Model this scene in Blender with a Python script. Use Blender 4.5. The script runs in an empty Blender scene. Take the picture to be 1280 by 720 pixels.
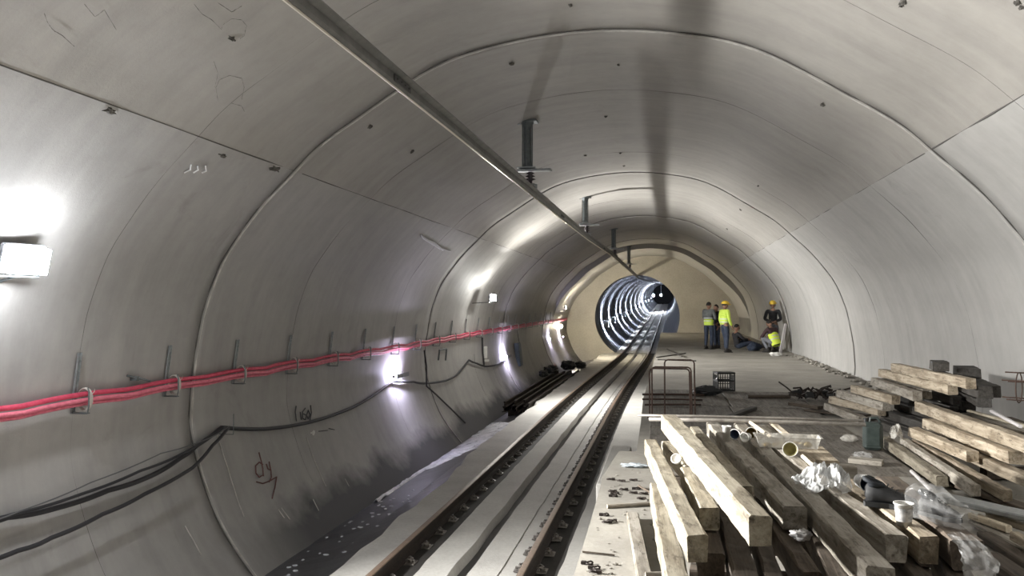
import bpy, math, random
from mathutils import Vector, Matrix, noise
random.seed(7)
S = bpy.context.scene
COL = S.collection
PI = math.pi
V = Vector

# ------------------------------------------------------------------ mesh builder
class MB:
    def __init__(s): s.v = []; s.f = []; s.m = []; s.cur = 0
    def add(s, vs, fs):
        o = len(s.v); s.v += [tuple(x) for x in vs]
        s.f += [tuple(o + i for i in f) for f in fs]; s.m += [s.cur] * len(fs); return s
    def box(s, c, d, rot=None, bev=0.0):
        x, y, z = [k / 2 for k in d]
        if bev <= 0:
            vs = [V((a * x, b * y, e * z)) for e in (-1, 1) for a, b in ((-1, -1), (1, -1), (1, 1), (-1, 1))]
            fs = [(3, 2, 1, 0), (4, 5, 6, 7), (0, 1, 5, 4), (1, 2, 6, 5), (2, 3, 7, 6), (3, 0, 4, 7)]
        else:
            b = min(bev, x * .9, y * .9, z * .9)
            ring = [(-x + b, -y), (x - b, -y), (x, -y + b), (x, y - b), (x - b, y), (-x + b, y), (-x, y - b), (-x, -y + b)]
            inn = [(p * (x - b) / x if 1 else p, q * (y - b) / y) for p, q in ring]
            vs = []
            for zz, rg in ((-z, inn), (-z + b, ring), (z - b, ring), (z, inn)):
                vs += [V((p, q, zz)) for p, q in rg]
            fs = [tuple(range(7, -1, -1)), tuple(range(24, 32))]
            for k in range(3):
                for i in range(8):
                    j = (i + 1) % 8; fs.append((k * 8 + i, k * 8 + j, k * 8 + 8 + j, k * 8 + 8 + i))
        M = rot.to_matrix() if hasattr(rot, 'to_matrix') else (rot or Matrix.Identity(3))
        return s.add([M @ p + V(c) for p in vs], fs)
    def tube(s, pts, r, n=8, cap=True):
        pts = [V(p) for p in pts]; L = len(pts)
        rs = r if isinstance(r, (list, tuple)) else [r] * L
        t0 = (pts[1] - pts[0]).normalized()
        up = V((0, 0, 1)) if abs(t0.z) < .9 else V((1, 0, 0))
        u = t0.cross(up).normalized(); vs = []
        for i, p in enumerate(pts):
            t = (pts[min(i + 1, L - 1)] - pts[max(i - 1, 0)]).normalized()
            u = (u - t * u.dot(t)).normalized(); w = t.cross(u)
            for k in range(n):
                a = 2 * PI * k / n; vs.append(p + (u * math.cos(a) + w * math.sin(a)) * rs[i])
        fs = [(i * n + k, i * n + (k + 1) % n, (i + 1) * n + (k + 1) % n, (i + 1) * n + k) for i in range(L - 1) for k in range(n)]
        if cap: fs += [tuple(range(n - 1, -1, -1)), tuple((L - 1) * n + k for k in range(n))]
        return s.add(vs, fs)
    def lathe(s, prof, n=20, M=None):
        M = M or Matrix.Identity(4); vs = []; L = len(prof)
        for r, z in prof:
            for k in range(n):
                a = 2 * PI * k / n; vs.append(M @ V((r * math.cos(a), r * math.sin(a), z)))
        fs = [(i * n + k, i * n + (k + 1) % n, (i + 1) * n + (k + 1) % n, (i + 1) * n + k) for i in range(L - 1) for k in range(n)]
        return s.add(vs, fs)
    def sphere(s, c, r, nu=12, nv=8, fn=None):
        vs = []; fs = []
        for j in range(nv + 1):
            th = PI * j / nv
            for i in range(nu):
                a = 2 * PI * i / nu
                d = V((math.sin(th) * math.cos(a), math.sin(th) * math.sin(a), math.cos(th)))
                p = V((d.x * r[0], d.y * r[1], d.z * r[2]))
                if fn: p = fn(p, d)
                vs.append(p + V(c))
        for j in range(nv):
            for i in range(nu):
                k = (i + 1) % nu; fs.append((j * nu + i, (j + 1) * nu + i, (j + 1) * nu + k, j * nu + k))
        return s.add(vs, fs)
    def build(s, name, mats, parent=None, smooth=False, loc=(0, 0, 0), rot=(0, 0, 0)):
        me = bpy.data.meshes.new(name); me.from_pydata(s.v, [], s.f)
        if not isinstance(mats, (list, tuple)): mats = [mats]
        for m in mats: me.materials.append(m)
        me.polygons.foreach_set('material_index', s.m)
        if smooth: me.polygons.foreach_set('use_smooth', [True] * len(s.f))
        me.validate(); me.update()
        o = bpy.data.objects.new(name, me); COL.objects.link(o)
        o.location = loc; o.rotation_euler = rot
        if parent: o.parent = parent
        return o

def tag(o, label=None, cat=None, group=None, kind=None):
    if label: o['label'] = label
    if cat: o['category'] = cat
    if group: o['group'] = group
    if kind: o['kind'] = kind
    return o
def thing(name, label, cat, loc=(0, 0, 0), rz=0, group=None):
    o = bpy.data.objects.new(name, None); COL.objects.link(o); o.empty_display_size = .1
    o.location = loc; o.rotation_euler = (0, 0, rz); return tag(o, label, cat, group)
def struct(o): o['kind'] = 'structure'; return o
def copy_tree(o, parent=None):
    c = o.copy(); COL.objects.link(c)
    if parent: c.parent = parent
    for ch in [k for k in bpy.data.objects if k.parent == o]: copy_tree(ch, c)
    return c

# ------------------------------------------------------------------ materials
def mat(name, base, rough=.8, metal=0., spec=.5):
    m = bpy.data.materials.new(name); m.use_nodes = True
    b = m.node_tree.nodes['Principled BSDF']
    b.inputs['Base Color'].default_value = (*base, 1); b.inputs['Roughness'].default_value = rough
    b.inputs['Metallic'].default_value = metal; b.inputs['Specular IOR Level'].default_value = spec
    return m
def nd(m, t, **kw):
    n = m.node_tree.nodes.new(t)
    for k, v in kw.items(): setattr(n, k, v)
    return n
def lk(m, a, b): m.node_tree.links.new(a, b)
def ramp(m, fac, stops):
    r = nd(m, 'ShaderNodeValToRGB'); e = r.color_ramp.elements
    while len(e) < len(stops): e.new(.5)
    for i, (p, c) in enumerate(stops): e[i].position = p; e[i].color = (*c, 1) if len(c) == 3 else c
    lk(m, fac, r.inputs[0]); return r.outputs[0]
def noisetex(m, scale, detail=4, rough=.55, vec=None, mapscale=None, dist=0, coord='Object'):
    tc = nd(m, 'ShaderNodeTexCoord'); src = tc.outputs[coord]
    if mapscale:
        mp = nd(m, 'ShaderNodeMapping'); mp.inputs['Scale'].default_value = mapscale; lk(m, src, mp.inputs[0]); src = mp.outputs[0]
    n = nd(m, 'ShaderNodeTexNoise'); n.inputs['Scale'].default_value = scale; n.inputs['Detail'].default_value = detail
    n.inputs['Roughness'].default_value = rough; n.inputs['Distortion'].default_value = dist
    lk(m, vec or src, n.inputs['Vector']); return n.outputs['Fac']
def mix(m, a, b, fac, mode='MIX'):
    x = nd(m, 'ShaderNodeMix', data_type='RGBA', blend_type=mode)
    for s, v in ((x.inputs[6], a), (x.inputs[7], b), (x.inputs[0], fac)):
        if hasattr(v, 'links') or hasattr(v, 'is_linked'): lk(m, v, s)
        elif isinstance(v, tuple): s.default_value = (*v, 1) if len(v) == 3 else v
        else: s.default_value = v
    return x.outputs[2]
def bump(m, h, strength=.3, dist=.02):
    b = nd(m, 'ShaderNodeBump'); b.inputs['Strength'].default_value = strength; b.inputs['Distance'].default_value = dist
    lk(m, h, b.inputs['Height']); lk(m, b.outputs[0], m.node_tree.nodes['Principled BSDF'].inputs['Normal'])
def setc(m, c): lk(m, c, m.node_tree.nodes['Principled BSDF'].inputs['Base Color'])

def lining_mat(name, c0, c1, wet=False):
    m = mat(name, c0, .62)
    big = noisetex(m, .35, 6, .6, mapscale=(1, .7, 1)); fine = noisetex(m, 5, 8, .65)
    # formwork streaks run round the ring: stretched in x and z, fine along y
    st = noisetex(m, 1, 5, .6, mapscale=(.35, 3.2, .35)); st2 = noisetex(m, 1, 4, .6, mapscale=(1.5, 7, 1.5))
    c = ramp(m, big, [(.3, c0), (.72, c1)])
    c = mix(m, c, ramp(m, st, [(.35, (.70, .70, .71)), (.6, (1, 1, 1))]), .35, 'MULTIPLY')
    c = mix(m, c, ramp(m, st2, [(.4, (.8, .8, .81)), (.6, (1, 1, 1))]), .2, 'MULTIPLY')
    c = mix(m, c, ramp(m, fine, [(.3, (.78, .77, .76)), (.6, (1, 1, 1))]), .35, 'MULTIPLY')
    bl = noisetex(m, .8, 8, .7, dist=1.2)
    c = mix(m, c, ramp(m, bl, [(.60, (1, 1, 1)), (.74, (.62, .60, .57))]), .5, 'MULTIPLY')
    if wet:   # damp, dirty foot of the wall, irregular upper edge
        g = nd(m, 'ShaderNodeNewGeometry'); sp = nd(m, 'ShaderNodeSeparateXYZ'); lk(m, g.outputs['Position'], sp.inputs[0])
        wn = noisetex(m, .8, 4, .6); ma = nd(m, 'ShaderNodeMath', operation='MULTIPLY_ADD'); lk(m, wn, ma.inputs[0]); ma.inputs[1].default_value = -1.1; lk(m, sp.outputs['Z'], ma.inputs[2])
        f = ramp(m, ma.outputs[0], [(0, (1, 1, 1)), (1, (0, 0, 0))])
        mr = nd(m, 'ShaderNodeMapRange'); lk(m, ma.outputs[0], mr.inputs[0]); mr.inputs[1].default_value = -2.05; mr.inputs[2].default_value = -1.7; mr.inputs[3].default_value = 1; mr.inputs[4].default_value = 0
        my = nd(m, 'ShaderNodeMapRange'); lk(m, sp.outputs['Y'], my.inputs[0]); my.inputs[1].default_value = 9.2; my.inputs[2].default_value = 11.0
        mm = nd(m, 'ShaderNodeMath', operation='MULTIPLY'); lk(m, mr.outputs[0], mm.inputs[0]); lk(m, my.outputs[0], mm.inputs[1])
        c = mix(m, c, (.07, .07, .075), mm.outputs[0])
    setc(m, c)
    b = noisetex(m, 40, 6, .7); bump(m, b, .25, .008)
    return m
def plain_concrete(name, c0, c1, sc=1.5, rough=.85, bs=.35):
    m = mat(name, c0, rough)
    a = noisetex(m, sc, 8, .65); f = noisetex(m, sc * 22, 6, .7)
    c = ramp(m, a, [(.3, c0), (.7, c1)]); c = mix(m, c, ramp(m, f, [(.3, (.7, .69, .67)), (.6, (1, 1, 1))]), .5, 'MULTIPLY')
    setc(m, c); bump(m, f, bs, .01); return m
def wood(name, c0, c1, c2, rough=.8, gs=1.0):
    m = mat(name, c0, rough)
    oi = nd(m, 'ShaderNodeObjectInfo'); tc = nd(m, 'ShaderNodeTexCoord'); ad = nd(m, 'ShaderNodeVectorMath', operation='ADD')
    mu = nd(m, 'ShaderNodeMath', operation='MULTIPLY'); mu.inputs[1].default_value = 37; lk(m, oi.outputs['Random'], mu.inputs[0])
    lk(m, tc.outputs['Object'], ad.inputs[0]); lk(m, mu.outputs[0], ad.inputs[1])
    def mp(s):
        x = nd(m, 'ShaderNodeMapping'); x.inputs['Scale'].default_value = s; lk(m, ad.outputs[0], x.inputs[0]); return x.outputs[0]
    g = noisetex(m, 1, 8, .7, vec=mp((1.6 * gs, 42, 42)), dist=.6)
    bl = noisetex(m, 1, 6, .65, vec=mp((2.2, 9, 9)), dist=.5)
    sp = noisetex(m, 1, 5, .7, vec=mp((9, 30, 30)))
    c = ramp(m, g, [(.32, c0), (.5, c1), (.68, c2)])
    c = mix(m, c, ramp(m, bl, [(.38, (.42, .38, .33)), (.56, (1, 1, 1))]), .75, 'MULTIPLY')
    c = mix(m, c, ramp(m, sp, [(.34, (.25, .22, .19)), (.46, (1, 1, 1))]), .75, 'MULTIPLY')
    hs = nd(m, 'ShaderNodeHueSaturation'); mr = nd(m, 'ShaderNodeMapRange'); lk(m, oi.outputs['Random'], mr.inputs[0]); mr.inputs[3].default_value = .75; mr.inputs[4].default_value = 1.2
    lk(m, mr.outputs[0], hs.inputs['Value']); lk(m, c, hs.inputs['Color']); setc(m, hs.outputs[0])
    bump(m, g, .5, .006); return m
def noisy(name, c0, c1, sc=12, rough=.7, metal=0, bs=.2):
    m = mat(name, c0, rough, metal); a = noisetex(m, sc, 6, .65); setc(m, ramp(m, a, [(.3, c0), (.7, c1)]))
    if bs: bump(m, a, bs, .004)
    return m
def emit(name, col, st):
    m = mat(name, col, .5); b = m.node_tree.nodes['Principled BSDF']
    b.inputs['Emission Color'].default_value = (*col, 1); b.inputs['Emission Strength'].default_value = st; return m
def film(name, col, alpha, rough=.25):
    m = mat(name, col, rough); b = m.node_tree.nodes['Principled BSDF']
    n = noisetex(m, 9, 4, .6, dist=1.0); mr = nd(m, 'ShaderNodeMapRange'); lk(m, n, mr.inputs[0])
    mr.inputs[1].default_value = .3; mr.inputs[2].default_value = .7; mr.inputs[3].default_value = alpha * .55; mr.inputs[4].default_value = min(1, alpha * 1.5)
    lk(m, mr.outputs[0], b.inputs['Alpha']); bump(m, n, .6, .02); return m

M = {}
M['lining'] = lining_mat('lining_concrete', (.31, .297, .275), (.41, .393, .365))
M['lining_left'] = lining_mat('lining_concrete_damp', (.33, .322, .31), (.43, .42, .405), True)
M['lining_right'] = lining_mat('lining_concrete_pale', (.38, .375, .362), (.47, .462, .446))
M['head'] = plain_concrete('headwall_concrete', (.37, .355, .32), (.47, .45, .41), .6)
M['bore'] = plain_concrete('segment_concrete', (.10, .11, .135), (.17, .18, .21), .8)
M['slab'] = plain_concrete('track_slab_concrete', (.46, .45, .43), (.62, .61, .58), 1.1)
M['wetfloor'] = plain_concrete('wet_ditch_floor', (.04, .04, .045), (.11, .11, .12), 1.3, .35)
M['platform'] = plain_concrete('platform_concrete', (.21, .198, .176), (.38, .36, .318), .8)
M['joint'] = mat('joint_grime', (.10, .095, .09), .9)
M['grout'] = noisy('joint_grout', (.35, .34, .32), (.6, .58, .55), 8, .8)
M['rail'] = noisy('rail_steel', (.018, .014, .012), (.045, .032, .026), 9, .7, .2)
M['grime_shade'] = plain_concrete('oily_shaded_rail_bed', (.018, .017, .016), (.05, .046, .042), 2.5, .8)  # oily bed with the rail's cast shadow painted into its dark colour
M['railhead'] = noisy('rail_head_rust', (.15, .105, .075), (.26, .19, .14), 30, .5, .4)
M['clip'] = noisy('rail_clip_steel', (.10, .09, .085), (.28, .26, .24), 20, .5, .5)
M['pad'] = mat('rail_pad_black', (.02, .02, .02), .6)
M['wood_pale'] = wood('timber_pale', (.22, .195, .15), (.345, .31, .24), (.43, .39, .31))
M['wood_grey'] = wood('timber_grey', (.25, .23, .195), (.39, .36, .31), (.49, .455, .395))
M['wood_tan'] = wood('timber_tan', (.28, .23, .17), (.43, .365, .275), (.54, .475, .375))
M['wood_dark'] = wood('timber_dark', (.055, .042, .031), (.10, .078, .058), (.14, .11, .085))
M['wood_black'] = wood('timber_blackened', (.035, .032, .03), (.06, .056, .05), (.09, .082, .075))  # also colours the invented inner timbers that stand in for stack shade
M['wood_light'] = wood('timber_fresh', (.55, .47, .36), (.68, .60, .47), (.75, .68, .56))
M['whitewood'] = noisy('white_batten', (.50, .48, .48), (.62, .60, .60), 15, .6)
M['ply'] = wood('plywood_dirty', (.10, .092, .08), (.17, .155, .135), (.23, .21, .185), gs=.6)
M['galv'] = noisy('galvanised_steel', (.28, .30, .31), (.42, .44, .45), 20, .45, .7)
M['alu'] = noisy('aluminium_profile', (.13, .13, .125), (.22, .215, .205), 6, .5, .6)
M['alu_dark'] = noisy('aluminium_dark', (.06, .06, .06), (.10, .10, .095), 6, .5, .5)  # darker aluminium tone for the splice plates
M['copper'] = mat('contact_wire_copper', (.75, .70, .62), .3, .9)
M['steel'] = noisy('hanger_steel', (.10, .115, .12), (.18, .20, .205), 15, .55, .5)
M['insul'] = mat('insulator_ceramic', (.05, .04, .045), .3)
M['red'] = noisy('red_cable_sheath', (.50, .04, .09), (.70, .10, .17), 14, .5)
M['red2'] = noisy('pink_cable_sheath', (.62, .12, .19), (.80, .24, .31), 14, .5)
M['tie'] = mat('cable_tie_pale', (.55, .52, .48), .6)
M['cable'] = mat('black_cable_sheath', (.03, .03, .034), .55)
M['greycable'] = mat('grey_cable_sheath', (.12, .12, .125), .6)
M['rebar'] = noisy('rebar_rust', (.04, .027, .022), (.10, .062, .048), 25, .8, .3)
M['pipe'] = noisy('scaffold_pipe', (.22, .20, .18), (.45, .42, .38), 12, .5, .5)
M['black'] = noisy('black_plastic', (.012, .013, .014), (.03, .032, .033), 10, .5)
M['green'] = noisy('dark_green_plastic', (.018, .028, .026), (.045, .06, .055), 14, .5)
M['bluegrey'] = noisy('blue_grey_steel', (.05, .07, .10), (.10, .13, .17), 10, .5)
M['white'] = noisy('white_paper', (.68, .67, .64), (.82, .81, .78), 20, .6)
M['print'] = noisy('grey_print', (.22, .22, .23), (.75, .74, .72), 38, .6)
M['yellow'] = noisy('tea_stained_yellow', (.50, .46, .24), (.62, .58, .34), 20, .6)
M['olive'] = noisy('brown_inner', (.20, .14, .05), (.30, .22, .09), 20, .6)
M['navy'] = mat('dark_blue_print', (.05, .07, .11), .5)
M['whitefilm'] = film('white_bag_film', (.62, .63, .63), .65)
M['clearfilm'] = film('clear_bag_film', (.70, .70, .69), .22, .10)
M['shoefilm'] = film('shoe_bag_film', (.66, .66, .65), .16, .10)
M['bluefilm'] = film('pale_blue_film', (.70, .77, .82), .8)
M['tray'] = film('clear_tray_plastic', (.62, .60, .55), .6, .2)
M['shoe'] = noisy('black_shoe_fabric', (.010, .013, .018), (.022, .027, .034), 25, .75)
M['shoegrey'] = noisy('grey_shoe_leather', (.016, .017, .019), (.04, .04, .041), 18, .65)
M['slurry'] = mat('white_slurry', (.60, .62, .66), .25)
_m = M['slurry']; _a = noisetex(_m, 4, 8, .7); setc(_m, ramp(_m, _a, [(.33, (.2, .2, .22)), (.42, (.62, .64, .70)), (.6, (.84, .85, .90))])); bump(_m, _a, .9, .05)
M['paint'] = mat('red_brown_spray_paint', (.13, .055, .05), .7)
M['blackpaint'] = mat('black_marker_paint', (.06, .06, .065), .7)
M['whitepaint'] = mat('white_chalk_smear', (.66, .66, .66), .8)
M['crackgrey'] = mat('crack_grey', (.16, .15, .14), .9)
M['chip'] = noisy('chipped_dark_hole', (.04, .038, .035), (.15, .14, .125), 25, .9)
M['L0'] = emit('added_fill_lens', (.95, .96, 1.0), 100)
M['housing'] = mat('lamp_housing_grey', (.25, .26, .28), .5, .4)
M['L1'] = emit('floodlight_lens', (.93, .96, 1.0), 125)
M['L3'] = emit('bulkhead_lamp_lens', (.98, .97, .92), 200)
M['L5'] = emit('warm_lamp_lens', (1.0, .88, .62), 800)
M['LT'] = emit('led_tube_cold', (.78, .74, 1.0), 230)
M['LB'] = emit('led_tube_white', (.85, .90, 1.0), 2400)
M['skin'] = mat('skin', (.28, .16, .11), .6)
M['hair'] = mat('black_hair', (.012, .010, .009), .7)
M['hivis'] = noisy('hi_vis_yellow', (.50, .68, .08), (.62, .80, .12), 10, .7)
M['hivis_lime'] = noisy('hi_vis_bright', (.68, .85, .06), (.78, .95, .12), 10, .7)
M['reflect'] = mat('reflective_tape', (.55, .57, .55), .4)
M['helmet'] = mat('yellow_helmet_plastic', (.72, .50, .05), .35)
M['jeans'] = noisy('dark_blue_denim', (.02, .03, .055), (.05, .065, .10), 14, .85)
M['greytrouser'] = noisy('grey_trousers', (.13, .14, .16), (.22, .23, .25), 14, .85)
M['greyjacket'] = noisy('grey_jacket', (.09, .10, .10), (.17, .18, .18), 14, .85)
M['darkjacket'] = noisy('dark_jacket', (.018, .018, .022), (.045, .045, .05), 14, .85)
M['maroon'] = noisy('maroon_jumper', (.035, .018, .022), (.07, .035, .04), 14, .85)
M['boots'] = mat('black_boots', (.02, .018, .017), .7)
M['eye'] = mat('eye_dark', (.02, .015, .012), .3)
M['tape'] = mat('red_white_marks', (.4, .1, .08), .6)
# ------------------------------------------------------------------ the tunnel
XC = -0.88
HALF = [(0.0, 4.81), (0.1681, 4.8072), (0.3378, 4.7989), (0.5075, 4.7856), (0.6756, 4.7678), (0.8403, 4.7458), (1.0, 4.72), (1.1525, 4.6926), (1.2985, 4.6637), (1.4412, 4.6306), (1.5837, 4.5907), (1.7289, 4.5414), (1.88, 4.48), (2.0431, 4.4001), (2.217, 4.3026), (2.3937, 4.1956), (2.5652, 4.0874), (2.7233, 3.9861), (2.86, 3.9), (2.9725, 3.8308), (3.0667, 3.7722), (3.1475, 3.7206), (3.22, 3.6722), (3.2892, 3.6233), (3.36, 3.57), (3.4302, 3.5132), (3.4952, 3.4559), (3.5569, 3.3981), (3.617, 3.3396), (3.6775, 3.2803), (3.74, 3.22), (3.8053, 3.1584), (3.8722, 3.0956), (3.9394, 3.0319), (4.0056, 2.9678), (4.0695, 2.9037), (4.13, 2.84), (4.1871, 2.7764), (4.2419, 2.7126), (4.2944, 2.6488), (4.3448, 2.5852), (4.3933, 2.5222), (4.44, 2.46), (4.4845, 2.4005), (4.5267, 2.3437), (4.5669, 2.2875), (4.6056, 2.2296), (4.6431, 2.1679), (4.68, 2.1), (4.717, 2.0228), (4.7541, 1.9374), (4.79, 1.8481), (4.8237, 1.7593), (4.8541, 1.6751), (4.88, 1.6), (4.9004, 1.536), (4.9159, 1.48), (4.9281, 1.4287), (4.9385, 1.3789), (4.9486, 1.3271), (4.96, 1.27), (4.9726, 1.207), (4.9852, 1.1407), (4.9975, 1.0725), (5.0093, 1.0037), (5.0202, 0.9357), (5.03, 0.87), (5.0391, 0.8093), (5.0478, 0.753), (5.0556, 0.6975), (5.0622, 0.6393), (5.0672, 0.5746), (5.07, 0.5), (5.074, 0.4175), (5.08, 0.3304), (5.0844, 0.2369), (5.0833, 0.1352), (5.0731, 0.0235), (5.05, -0.1), (5.0125, -0.2423), (4.9633, -0.4033), (4.905, -0.5744), (4.84, -0.7467), (4.7708, -0.9115), (4.7, -1.06), (4.6242, -1.194), (4.5407, -1.3207), (4.4531, -1.44), (4.3648, -1.5515), (4.2793, -1.6549), (4.2, -1.75), (4.1275, -1.8334), (4.0593, -1.9048), (3.9938, -1.9681), (3.9296, -2.0274), (3.8655, -2.0867), (3.8, -2.15)]
def prof_x(z):          # half width of the lining at height z (lower branch and upper branch alike)
    for (d0, z0), (d1, z1) in zip(HALF[:-1], HALF[1:]):
        if z1 <= z <= z0: return d0 + (d1 - d0) * (z0 - z) / max(1e-6, z0 - z1)
    return HALF[-1][0]
def wl(y, z, off=0.0):  # a point on the left lining, off metres in from it
    return V((XC - prof_x(z) + off, y, z))
def wr(y, z, off=0.0): return V((XC + prof_x(z) - off, y, z))
def ceil_z(x):
    d = abs(x - XC)
    for (d0, z0), (d1, z1) in zip(HALF[:-1], HALF[1:]):
        if d0 <= d <= d1 and z0 > 1: return z0 + (z1 - z0) * (d - d0) / max(1e-6, d1 - d0)
    return 4.8
JZ = 3.28               # height of the long construction joint
JY = [9.25, 19.35, 28.9, 38.7]
Y0, Y1 = -9.0, 48.5
def stations():
    ys = set([Y0, Y1])
    y = Y0
    while y < Y1: ys.add(round(y, 3)); y += .5
    for j in JY:
        for d in (-.022, -.015, .015, .022, .12): ys.add(round(j + d, 3))
    return sorted(ys)
def roff(y):            # groove at every ring joint
    for j in JY:
        if abs(y - j) <= .0151: return .03
        if 0 < y - j <= .1201: return -.012
    return 0.0
def shell(name, pts, m, thick=.25):
    mb = MB(); ys = stations(); n = len(pts)
    for y in ys:
        ro = roff(y)
        for d, z, nx, nz in pts: mb.v.append((XC + d + nx * ro, y, z + nz * ro))
    for i in range(len(ys) - 1):
        for k in range(n - 1):
            a = i * n + k; mb.f.append((a, a + 1, a + n + 1, a + n)); mb.m.append(0)
    o = mb.build(name, m, smooth=True); struct(o)
    return o
def side_pts(side, keep):
    P = [(side * d, z) for d, z in HALF if keep(z)]
    out = []
    for i, (d, z) in enumerate(P):
        a = P[max(0, i - 1)]; b = P[min(len(P) - 1, i + 1)]
        t = V((b[0] - a[0], b[1] - a[1])); nrm = V((t.y, -t.x)).normalized()
        if nrm.x * d < 0 and abs(d) > .3: nrm = -nrm
        if abs(d) <= .3: nrm = V((0, 1))
        out.append((d, z, nrm.x, nrm.y))
    return out
zj = min([z for d, z in HALF if z >= JZ])
top_r = side_pts(1, lambda z: z >= zj); top_l = side_pts(-1, lambda z: z >= zj)
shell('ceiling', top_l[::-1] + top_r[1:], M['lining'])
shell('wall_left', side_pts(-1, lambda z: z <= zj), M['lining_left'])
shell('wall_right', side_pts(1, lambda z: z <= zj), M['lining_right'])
# closing bulkhead far behind the photographer so the tube is dark, as underground
mb = MB(); mb.box((XC, Y0 - .15, 1.5), (12, .3, 8)); struct(mb.build('wall_back', M['head']))

# long construction joints and raised grout along the ring joints
def arc(y, z_from, z_to, side, off, n=40):
    out = []
    for d, z in HALF:
        if z_to <= z <= z_from: out.append((XC + side * (d - off * (.0 if z > 4.7 else 1)), y, z - (off if z > 4.0 else 0)))
    return out
n_trim = 0
def trim(mb, m, smooth=True):
    global n_trim
    n_trim += 1
    return struct(mb.build('trim_%d' % n_trim, m, smooth=smooth))
for side in (-1, 1):
    mb = MB(); pts = []
    y = 1.0
    while y < 38: pts.append((XC + side * (prof_x(JZ) + (.0 if side < 0 else .004)), y, JZ + .012 * noise.noise(V((y * .7, side * 5, 0))))); y += .2
    mb.tube(pts, [max(.001, .007 * (1 if p[1] < 10 else .6) + .007 * noise.noise(V((p[1] * 1.5, side, 3)))) for p in pts], 5); trim(mb, M['joint'])
for j, yj in enumerate(JY):
    full = [(XC - d, z) for d, z in HALF[::-1]] + [(XC + d, z) for d, z in HALF[1:]]
    pts = []; rs = []
    for i, (x, z) in enumerate(full):
        if z < -1.85 or (x > 0 and z < .0): continue
        c = V((XC - x, 1.4 - z)).normalized()
        w = noise.noise(V((x * 1.3, z * 1.3, yj)))
        pts.append((x + c.x * .004, yj + .035 + .012 * w, z + c.y * .004)); rs.append(.014 + .012 * noise.noise(V((x * 3, z * 3, yj + 7))))
    mb = MB(); mb.tube(pts, [max(.005, r) for r in rs], 5); trim(mb, M['grout'])
    mb = MB(); mb.tube([(p[0], p[1] - .05, p[2]) for p in pts], [max(.003, .007 + .009 * noise.noise(V((p[0] * 5, p[2] * 5, 1)))) for p in pts], 5); trim(mb, M['joint'])
# shutter (formwork panel) lines between the ring joints
for yj in (7.18, 11.9, 16.8, 24.3, 26.7, 34):
    pts = []
    full = [(XC - d, z) for d, z in HALF[::-1]] + [(XC + d, z) for d, z in HALF[1:]]
    for (x, z) in full:
        if z < -1.2 or (x > 0 and z < .0): continue
        pts.append((x, yj + .004 * math.sin(3 * z), z))
    mb = MB(); mb.tube(pts, [max(.0005, .0022 + .004 * noise.noise(V((p[0] * .9, p[2] * .9, yj)))) for p in pts], 4); trim(mb, M['joint'])

# inner end arch (thicker last ring) before the headwall
def section(fn, y): return [(XC + s * d, y, z) for s, d, z in fn]
mb = MB(); full = [(-d, z) for d, z in HALF[::-1]] + [(d, z) for d, z in HALF[1:]]; n = len(full)
def inset(d, z, k):
    kk = k * max(0, min(1, (z - .95) / 2.0)); return (XC + d * (1 - kk * .35 / 5), z - kk * .24 * max(0, (z - 1) / 3.8))
for y, k in ((42.0, 0), (42.0, 1), (48.5, 1)):
    for d, z in full: x, zz = inset(d, z, k); mb.v.append((x, y, zz))
for i in range(2):
    for k in range(n - 1): mb.f.append((i * n + k, i * n + k + 1, (i + 1) * n + k + 1, (i + 1) * n + k)); mb.m.append(0)
struct(mb.build('ceiling_end_arch', M['lining_right'], smooth=False))

# far headwall with the round bore
BX, BZ, BR = -1.74, .92, 2.52
def bpath(y): return (BX + .006 * (y - 48.5), .022 * (y - 48.5))   # x centre, height gain
mb = MB(); N = 72; out = []; inn = []
for k in range(N):
    a = 2 * PI * k / N; c, s = math.cos(a), math.sin(a)
    inn.append((BX + BR * c, BZ + BR * s))
    t = 9.0; out.append((BX + c * t, BZ + s * t))
for yy in (48.5, 48.9):
    for p in inn: mb.v.append((p[0], yy, p[1]))
    for p in out: mb.v.append((p[0], yy, p[1]))
for k in range(N):
    j = (k + 1) % N
    for f in ((k, j, N + j, N + k), (2 * N + k, 3 * N + k, 3 * N + j, 2 * N + j), (k, 2 * N + k, 2 * N + j, j)): mb.f.append(f); mb.m.append(0)
hw = struct(mb.build('wall_far', M['head']))
# bore lining with a groove at each segment ring
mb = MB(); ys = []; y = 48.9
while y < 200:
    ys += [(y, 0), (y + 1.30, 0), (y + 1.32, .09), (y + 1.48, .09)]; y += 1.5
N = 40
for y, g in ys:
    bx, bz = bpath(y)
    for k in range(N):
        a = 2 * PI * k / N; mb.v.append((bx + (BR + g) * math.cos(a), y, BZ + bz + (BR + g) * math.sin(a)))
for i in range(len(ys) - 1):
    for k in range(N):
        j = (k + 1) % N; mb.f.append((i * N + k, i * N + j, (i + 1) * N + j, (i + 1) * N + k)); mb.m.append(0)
struct(mb.build('wall_bore', M['bore'], smooth=False))

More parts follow.
